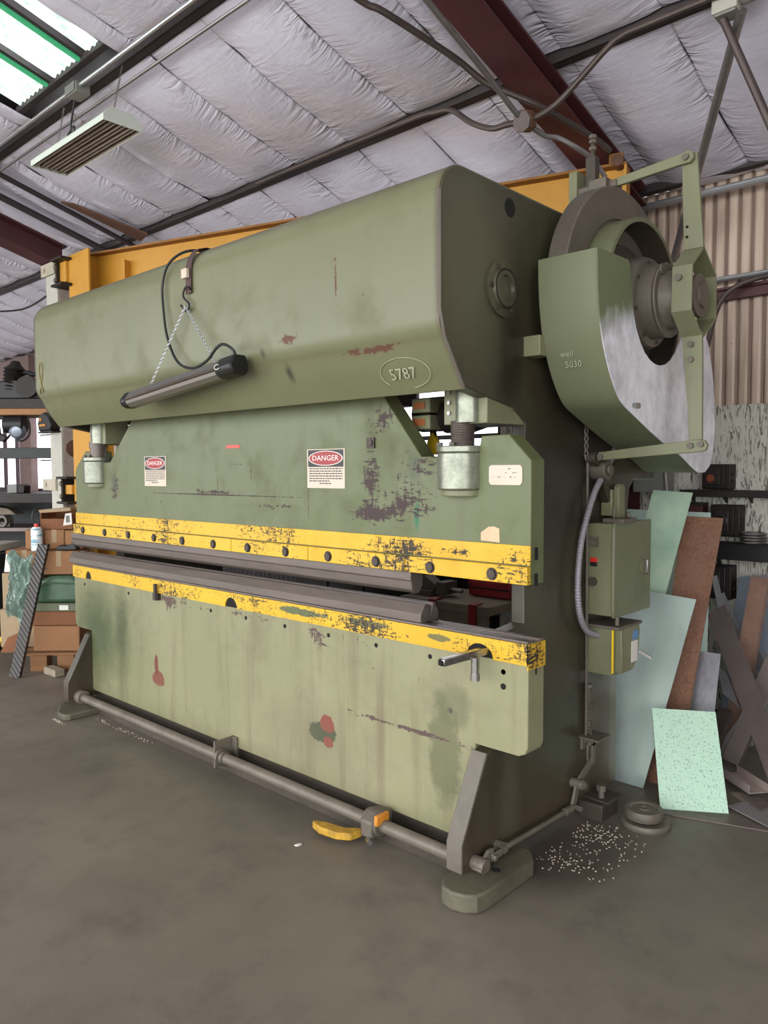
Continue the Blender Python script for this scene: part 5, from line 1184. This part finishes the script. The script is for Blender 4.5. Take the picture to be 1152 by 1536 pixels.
MB().box(-3.25, -2.90, 4.355, 4.36, 0.72, 0.73).build('seam', 'black', t)
MB().tube([(-3.12, 4.45, 0.78), (-3.12, 4.45, 0.81), (-3.03, 4.45, 0.81), (-3.03, 4.45, 0.78)], 0.008, 6, smooth=False).build('handle', 'black', t)
t = thing('bench_vise', (-3.5, 4.25, 0.67), 'grey vise with angled jaws on the workbench corner', 'vise')
MB().box(-3.58, -3.42, 4.15, 4.30, 0.661, 0.70).prism([(-3.60, 0.70), (-3.42, 0.70), (-3.40, 0.74), (-3.50, 0.80), (-3.62, 0.77)], 'y', 4.18, 4.28).build('body', 'cast', t, 0.006)
MB().box(-3.38, -3.30, 4.15, 4.30, 0.68, 0.77).build('moving_jaw', 'cast', t, 0.006)
MB().cyl((-3.32, 4.22, 0.72), (-3.20, 4.22, 0.71), 0.014, n=10).build('screw', 'steel', t)
t = thing('dark_cabinet', (-3.9, 4.5, 0), 'dark steel cabinet behind the bed at the far side of the bench', 'cabinet')
MB().box(-5.0, -3.75, 4.25, 4.9, 0, 0.95).build('carcass', 'teal_dark', t, 0.006)
for i in range(3):
    MB().box(-4.98 + 0.41 * i, -4.59 + 0.41 * i, 4.235, 4.25, 0.05, 0.9).build('door', 'iron', t, 0.004)

# ------------------------------------------------------------------ pallet stack at the far end
RZ = R(43)
def lthing(name, lx, ly, lz, label, cat, group=None, base=(-6.06, 2.471, 0)):
    p = Vector(base) + R0 * lx + F0 * ly + Vector((0, 0, lz))
    return thing(name, p, label, cat, group, RZ)
def lpart(par, name, mat, f, bevel=0.0, label=None, **k):
    b = MB(); f(b); b.bm.transform(WM[par.name]); return b.build(name, mat, par, bevel, label=label, **k)
PL = lthing('pallet', 0.2, 0.3, 0, 'wooden pallet on the floor under the stacked cartons', 'pallet')
for yy in (-0.28, -0.12, 0.04, 0.19):
    lpart(PL, 'deck_board', 'pallet_wood', lambda b: b.box(-0.21 if yy < -0.2 else -0.48, 0.30, yy - 0.065, yy + 0.065, 0.125, 0.143), 0.002)
for xx in (-0.4, 0.05, 0.48):
    for yy in (-0.30, 0.20):
        x0_ = {-0.4: -0.21, 0.05: 0.0, 0.48: 0.17}[xx]
        lpart(PL, 'block', 'pallet_wood', lambda b: b.box(x0_, x0_ + 0.13, yy - 0.05, yy + 0.05, 0.02, 0.125), 0.003)
for yy in (-0.30, 0.20):
    lpart(PL, 'bottom_board', 'pallet_wood', lambda b: b.box(-0.21 if yy < -0.2 else -0.5, 0.30, yy - 0.05, yy + 0.05, 0, 0.02), 0.002)
def carton(x0, x1, y0, y1, z0, z1, mat, label, tape=True, marks=None, lab=None):
    t = lthing('carton', (x0 + x1) / 2, (y0 + y1) / 2, z0, label, 'cardboard box', 'cartons stacked on the pallet')
    w, d, h = (x1 - x0) / 2, (y1 - y0) / 2, z1 - z0
    lpart(t, 'box', mat, lambda b: b.box(-w, w, -d, d, 0, h), 0.008)
    lpart(t, 'top_flap', mat, lambda b: b.box(-w, w, -d, -0.004, h, h + 0.003).box(-w, w, 0.004, d, h, h + 0.003))
    if tape: lpart(t, 'tape', 'cardboard_pale', lambda b: b.box(-0.02, 0.02, -d - 0.0015, -d, h * 0.35, h).box(-0.02, 0.02, -d, d, h + 0.003, h + 0.0045))
    if marks:
        for mx in marks:
            lpart(t, 'arrow_mark', 'sign_black', lambda b: b.box(mx - 0.022, mx - 0.017, -d - 0.001, -d, h * 0.35, h * 0.75).box(mx + 0.0, mx + 0.005, -d - 0.001, -d, h * 0.35, h * 0.75).box(mx - 0.032, mx + 0.015, -d - 0.001, -d, h * 0.24, h * 0.28))
    if lab:
        lpart(t, 'paper_label', 'sign_white', lambda b: b.box(lab[0], lab[1], -d - 0.001, -d, lab[2], lab[3]))
    return t
carton(-0.005, 0.36, 0.0, 0.27, 0.146, 0.343, 'cardboard', 'plain tan carton, lowest at the front of the pallet stack', False)
carton(-0.01, 0.36, 0.01, 0.27, 0.347, 0.455, 'cardboard_dark', 'low orange brown carton, second from the bottom', False)
carton(0.01, 0.36, 0.005, 0.27, 0.459, 0.522, 'carton_green', 'flat greenish carton with pale label under the green bundle', False, marks=(-0.20,), lab=(0.02, 0.09, 0.012, 0.05))
t = lthing('wrapped_bundle', 0.26, 0.18, 0.527, 'green plastic wrapped bundle in the middle of the carton stack', 'bundle')
lpart(t, 'bundle', 'green_wrap', lambda b: b.prism([(-0.24, 0.0), (0.10, 0.0), (0.11, 0.05), (0.10, 0.17), (0.05, 0.215), (-0.12, 0.21), (-0.20, 0.185), (-0.235, 0.12)], 'y', -0.175, 0.09), 0.03, seg=3)
lpart(t, 'wrap_fold', 'green_wrap', lambda b: b.tube([(-0.235, -0.178, 0.13), (-0.1, -0.182, 0.155), (0.02, -0.182, 0.15), (0.10, -0.178, 0.16)], 0.006, 6))
carton(0.04, 0.36, 0.03, 0.27, 0.747, 0.930, 'cardboard', 'tan carton with black arrow marks above the green bundle', True, marks=(-0.11,))
carton(0.055, 0.215, 0.11, 0.30, 0.938, 1.090, 'cardboard', 'upright tan carton behind the spray can', True)
carton(0.222, 0.36, 0.10, 0.27, 0.938, 1.085, 'cardboard', 'tan carton at the press end of the upper row', False)
FX = lthing('open_carton', 0.155, 0.26, 1.095, 'open topped carton with raised flap and white label, topmost', 'cardboard box')
lpart(FX, 'box', 'cardboard_dark', lambda b: b.box(-0.125, 0.125, -0.14, 0.14, 0, 0.085), 0.005)
lpart(FX, 'raised_flap', 'cardboard_pale', lambda b: b.prism([(-0.14, 0.155), (0.11, 0.175), (0.12, 0.15), (0.10, 0.145), (-0.13, 0.13)], 'y', -0.15, 0.05), 0.003)
lpart(FX, 'back_panel', 'cardboard_dark', lambda b: b.box(-0.125, 0.125, 0.13, 0.14, 0.08, 0.15).box(-0.13, -0.122, -0.14, 0.14, 0.0, 0.14))
lpart(FX, 'paper_label', 'sign_white', lambda b: b.prism([(0.05, 0.03), (0.122, 0.04), (0.118, 0.13), (0.07, 0.125)], 'y', -0.143, -0.141))
lpart(FX, 'barcode', 'sign_black', lambda b: [b.box(0.075 + 0.006 * i, 0.078 + 0.006 * i, -0.145, -0.143, 0.055, 0.11) for i in range(5)] and None)
SC = lthing('spray_can', 0.02, 0.06, 0.934, 'white spray can with red cap on the cartons', 'spray can')
lpart(SC, 'can', 'can', lambda b: b.lathe([(0, 0), (0.042, 0), (0.043, 0.005), (0.043, 0.165), (0.03, 0.185), (0, 0.185)], (0, 0, 0), (0, 0, 1), 24))
lpart(SC, 'cap', 'red_cap', lambda b: b.cyl((0, 0, 0.185), (0, 0, 0.212), 0.018, n=16), 0.003)
lpart(SC, 'hose', 'rubber', lambda b: b.tube([(-0.01, 0, 0.2), (-0.03, 0.0, 0.25), (-0.025, 0.01, 0.31), (0.01, 0.02, 0.34), (0.03, 0.03, 0.335)], 0.005, 6))
t = lthing('work_glove', 0.26, 0.06, 0.935, 'black crumpled work glove on the upper row of cartons', 'glove')
lpart(t, 'glove', 'black', lambda b: b.prism([(-0.08, 0), (0.08, 0), (0.085, 0.02), (0.06, 0.055), (0.05, 0.08), (0.035, 0.05), (0.0, 0.04), (-0.05, 0.045), (-0.085, 0.02)], 'y', -0.03, 0.02), 0.012, seg=3)
# second column of cartons, wrapped in clear film
carton(-0.33, -0.02, 0.14, 0.52, 0.146, 0.45, 'cardboard_pale', 'pale torn carton at the wrapped corner of the pallet', False)
carton(-0.31, -0.025, 0.15, 0.52, 0.455, 0.74, 'cardboard_pale', 'carton inside the clear film, below the taped one', False)
carton(-0.27, 0.03, 0.14, 0.52, 0.747, 0.925, 'cardboard', 'tan carton with white tape behind the leaning tread bar', True)
carton(-0.10, 0.05, 0.12, 0.30, 0.938, 1.088, 'cardboard', 'tan carton behind the spray can shoulder, turned away', False)
t = lthing('plastic_film', -0.17, 0.14, 0.40, 'crinkled clear green plastic film hanging over wrapped cartons', 'plastic film')
def film(b):
    n, m = 22, 30; grid = []
    for j in range(m + 1):
        row = []
        for i in range(n + 1):
            u, v = i / n, j / m
            x = -0.06 + 0.19 * u + 0.02 * math.sin(v * 5); z = 0.50 - 0.52 * v + 0.04 * math.sin(u * 7)
            y = -0.05 + 0.05 * noise.noise(Vector((u * 6, v * 7, 2))) + 0.03 * noise.noise(Vector((u * 14, v * 13, 5))) - 0.03 * math.sin(3 * v)
            row.append(b.bm.verts.new((x, y, z)))
        grid.append(row)
    for j in range(m):
        for i in range(n): b.bm.faces.new([grid[j][i], grid[j][i + 1], grid[j + 1][i + 1], grid[j + 1][i]])
lpart(t, 'film', 'wrap', film, ang=50)
lpart(t, 'tape_strip', 'sign_white', lambda b: b.prism([(-0.10, 0.36), (-0.04, 0.36), (-0.02, 0.50), (-0.08, 0.50)], 'y', -0.03, -0.026))
lpart(PL, 'torn_flap', 'cardboard_dark', lambda b: b.prism([(-0.46, 0.14), (-0.30, 0.14), (-0.30, 0.30), (-0.40, 0.26)], 'y', -0.305, -0.298))
t = thing('tread_bar', (-5.926, 2.267, 0), 'dark ribbed steel tread bar leaning on the cartons', 'steel bar')
p0, p1 = Vector((-5.93, 2.262, 0.004)), Vector((-5.965, 2.52, 0.99))
MB().bar(p0, p1, 0.072, 0.008, (F0.x, F0.y, 0)).build('bar', 'tread', t, 0.002)
MB().bar(p0 + R0 * 0.038 + F0 * 0.02, p1 + R0 * 0.038 + F0 * 0.02, 0.006, 0.045, (F0.x, F0.y, 0)).build('return_flange', 'tread', t)
o = MB().bar((-5.885, 2.505, 0.03), (-5.70, 2.51, 0.03), 0.075, 0.055).build('wood_block', 'wood_grey', None, 0.004)
tag(o, 'short grey timber block on the floor before the pallet', 'wood')

# tool chest and odds at the left edge
t = thing('tool_chest', (-6.95, 2.45, 0), 'dark teal chest with pale top at the left edge', 'chest', None, RZ)
lpart(t, 'body', 'teal_dark', lambda b: b.prism([(-0.5, 0.30), (0.06, 0.30), (0.13, 0.45), (0.13, 0.86), (-0.5, 0.86)], 'y', -0.05, 0.4), 0.01)
lpart(t, 'lid', 'white_paint', lambda b: b.box(-0.5, 0.11, -0.06, 0.41, 0.87, 0.93), 0.006)
lpart(t, 'base', 'iron', lambda b: b.box(-0.5, 0.05, 0.0, 0.4, 0.0, 0.30))
lpart(t, 'handle', 'steel', lambda b: b.bar((-0.3, -0.06, 0.65), (0.0, -0.06, 0.65), 0.02, 0.02), 0.003)
o = MB().bar(tuple(Vector((-6.95, 2.42, 0.03)) + R0 * 0.10), tuple(Vector((-6.95, 2.42, 0.26)) + R0 * 0.22), 0.04, 0.02).build('yellow_stick', 'tip_yellow', None, 0.003)
tag(o, 'yellow painted stick leaning at the chest base', 'stick')

# rack across the bay at the far left
base = F0 * 7.9
RK = thing('steel_rack', base - R0 * 4.3, 'dark steel rack with a plank shelf and work surface before the bright siding', 'rack', None, RZ)
def rk(name, mat, x0, x1, y0, y1, z0, z1, bevel=0.0, label=None): return lpart(RK, name, mat, lambda b: b.box(x0, x1, y0, y1, z0, z1), bevel, label)
rk('plank', 'plank', -0.5, 0.98, 0.0, 0.5, 2.135, 2.20, 0.004)
rk('shelf_beam', 'iron', -0.5, 0.98, 0.02, 0.5, 2.205, 2.30)
rk('cross_beam', 'black', -0.5, 0.98, 0.0, 0.08, 1.69, 1.80, 0.004)
rk('work_surface', 'steel_dark', -0.5, 0.98, -0.1, 0.7, 1.28, 1.33, 0.004)
rk('surface_edge', 'iron', -0.5, 0.98, -0.11, -0.1, 1.24, 1.33)
rk('lower_shelf', 'flat_brown', -0.5, 0.98, -0.05, 0.6, 0.94, 0.98, 0.004)
rk('back_panel', 'black', -0.5, 0.98, 0.7, 0.72, 0.0, 1.28)
for xx in (-0.45, 0.94):
    for yy in (0.04, 0.66):
        rk('upright', 'iron', xx - 0.03, xx + 0.03, yy - 0.03, yy + 0.03, 0, 2.2)
t = thing('grey_case', base - R0 * 4.3 + R0 * 0.42 + F0 * 0.2 + Vector((0, 0, 1.332)), 'small grey case on the rack work surface', 'case', None, RZ)
lpart(t, 'case', 'grey_box', lambda b: b.box(-0.06, 0.04, -0.08, 0.08, 0, 0.09), 0.004)
lpart(t, 'case_side', 'iron', lambda b: b.prism([(0.041, 0.0), (0.11, 0.0), (0.115, 0.07), (0.09, 0.085), (0.041, 0.088)], 'y', -0.07, 0.08), 0.004)
t = thing('pipe_fitting', base - R0 * 4.3 + R0 * 0.36 + F0 * 0.05 + Vector((0, 0, 0.985)), 'short grey pipe fitting on the lower rack shelf', 'fitting', None, RZ)
lpart(t, 'body', 'cast', lambda b: b.lathe([(0.035, 0), (0.06, 0), (0.06, 0.1), (0.035, 0.1)], (0, -0.06, 0.06), (0.3, 1, 0), 20, closed=True))
lpart(t, 'boss', 'cast', lambda b: b.box(-0.03, 0.07, -0.04, 0.04, 0, 0.05), 0.005)
t = thing('wood_offcut', base - R0 * 4.3 + R0 * 0.18 + F0 * 0.25 + Vector((0, 0, 1.10)), 'pale board end poking out under the work surface', 'wood', None, RZ)
lpart(t, 'board', 'wood_grey', lambda b: b.prism([(-0.2, 0.0), (0.20, 0.0), (0.12, 0.06), (-0.1, 0.10), (-0.2, 0.1)], 'y', 0, 0.2), 0.003)
EN = thing('engine_block', base - R0 * 4.3 + R0 * 0.45 + F0 * 0.2 + Vector((0, 0, 2.302)), 'oily black engine with finned cylinder on top of the rack', 'engine', None, RZ)
lpart(EN, 'crankcase', 'black', lambda b: b.prism([(-0.5, 0), (0.32, 0), (0.36, 0.06), (0.30, 0.16), (0.05, 0.20), (-0.3, 0.16), (-0.5, 0.14)], 'y', -0.15, 0.15), 0.015, seg=3)
lpart(EN, 'finned_cylinder', 'iron', lambda b: b.lathe([(0, 0.1)] + [(0.09 if i % 2 else 0.115, 0.1 + 0.018 * i) for i in range(14)] + [(0.06, 0.36), (0.04, 0.40), (0, 0.41)], (-0.02, -0.05, 0), (0.12, 0, 1), 24))
lpart(EN, 'intake_pipe', 'black', lambda b: b.tube([(0.05, -0.05, 0.25), (0.14, -0.06, 0.28), (0.22, -0.06, 0.26), (0.30, -0.05, 0.30)], 0.025, 10))
lpart(EN, 'rod', 'steel', lambda b: b.cyl((-0.13, -0.12, 0.10), (-0.14, -0.1, 0.40), 0.008, n=8))
lpart(EN, 'chrome_cap', 'chrome', lambda b: b.sphere((0.0, -0.06, 0.36), 0.025))
lpart(EN, 'side_pulley', 'iron', lambda b: b.lathe([(0, 0), (0.11, 0), (0.11, 0.015), (0.095, 0.025), (0.11, 0.035), (0.11, 0.05), (0, 0.05)], (0.2, -0.16, 0.118), (0, -1, 0), 24))
HG = thing('hanging_machine', base - R0 * 4.3 + R0 * 0.40 + F0 * 0.1 + Vector((0, 0, 2.13)), 'black fan motor hanging under the plank shelf', 'motor', None, RZ)
lpart(HG, 'motor', 'black', lambda b: b.cyl((0.0, -0.05, -0.09), (0.20, -0.05, -0.09), 0.09, n=20).box(-0.1, 0.2, -0.02, 0.02, -0.035, -0.002), 0.006)
lpart(HG, 'lens', 'blue_sheet', lambda b: b.lathe([(0, 0.06), (0.05, 0.05), (0.085, 0)], (0.14, -0.09, -0.16), (0.2, -1, -0.2), 24), label='pale blue lens')
lpart(HG, 'arm', 'iron', lambda b: b.tube([(-0.08, -0.05, -0.22), (0.0, -0.05, -0.24), (0.08, -0.05, -0.14), (0.16, -0.05, -0.04)], 0.012, 8))
lpart(HG, 'lower_foot', 'iron', lambda b: b.prism([(-0.18, -0.25), (-0.02, -0.27), (0.02, -0.22), (-0.06, -0.18), (-0.08, -0.02), (-0.14, -0.02)], 'y', -0.08, -0.02), 0.006)
lpart(HG, 'loop_cable', 'rubber', lambda b: b.tube([(0.23, -0.07, -0.02), (0.255, -0.07, -0.10), (0.245, -0.07, -0.20), (0.17, -0.07, -0.26), (0.1, -0.07, -0.22)], 0.010, 7))
WN = thing('hoist_motor', (-6.640, 2.86, 1.93), 'black hoist motor with yellow lettering mounted on the white column', 'motor')
MB().prism([(-6.720, 1.90), (-6.500, 1.90), (-6.480, 1.95), (-6.520, 2.02), (-6.600, 2.06), (-6.700, 2.04), (-6.740, 1.97)], 'y', 2.83, 2.925).build('body', 'black', WN, 0.012)
MB().box(-6.680, -6.570, 2.824, 2.831, 1.94, 1.957).prism([(-6.685, 1.985), (-6.665, 2.015), (-6.645, 2.005), (-6.635, 1.99), (-6.650, 1.995), (-6.665, 1.985)], 'y', 2.824, 2.831).build('yellow_mark', 'pedal_orange', WN)
MB().box(-6.760, -6.480, 2.84, 2.92, 1.885, 1.90).build('foot', 'iron', WN)
o = MB().tube([(-9.0, 3.2, 3.30), (-8.0, 3.25, 3.19), (-6.70, 3.0, 3.13)], 0.010, 7).build('cable', 'rubber')
tag(o, 'thin black cable sagging toward the white column', 'cable')

# ------------------------------------------------------------------ debris on the floor
b = MB(); rnd = random.Random(11)
for i in range(330):
    if i < 90: x_, y_ = rnd.gauss(-1.50, 0.05), rnd.gauss(2.93, 0.06)
    elif i < 150: x_, y_ = rnd.gauss(-1.47, 0.07), rnd.gauss(2.66, 0.06)
    elif i < 235: x_, y_ = rnd.uniform(-1.60, -1.30), rnd.uniform(2.56, 3.02)
    elif i < 285: x_, y_ = rnd.uniform(-4.60, -3.9), rnd.gauss(2.23, 0.010)
    else: x_, y_ = rnd.uniform(-4.75, -4.60), rnd.gauss(2.045, 0.006)
    if -1.73 < x_ < -1.30: x_ = max(x_, -1.64); y_ = max(y_, 2.54)
    s_ = rnd.uniform(0.0014, 0.0036); a_ = rnd.uniform(0, 6.28); c_, d_ = math.cos(a_) * s_, math.sin(a_) * s_
    v = [b.bm.verts.new((x_ + p * c_ - q * d_ * .6, y_ + p * d_ + q * c_ * .6, z)) for z in (0.0008, 0.0035) for p, q in ((-1, -1), (1, -1), (1, 1), (-1, 1))]
    for q in ((0, 3, 2, 1), (4, 5, 6, 7), (0, 1, 5, 4), (1, 2, 6, 5), (2, 3, 7, 6), (3, 0, 4, 7)): b.bm.faces.new([v[k_] for k_ in q])
o = b.build('absorbent_chips', 'cream'); o['kind'] = 'stuff'; tag(o, 'pale absorbent chips scattered on the floor by the machine base', 'debris')
o = MB().prism([(-2.385, 2.005), (-2.37, 2.01), (-2.368, 2.03), (-2.38, 2.028)], 'z', 0.001, 0.006).build('paper_scrap', 'sign_white')
tag(o, 'tiny white paper scrap on the floor before the yellow pedal', 'debris')
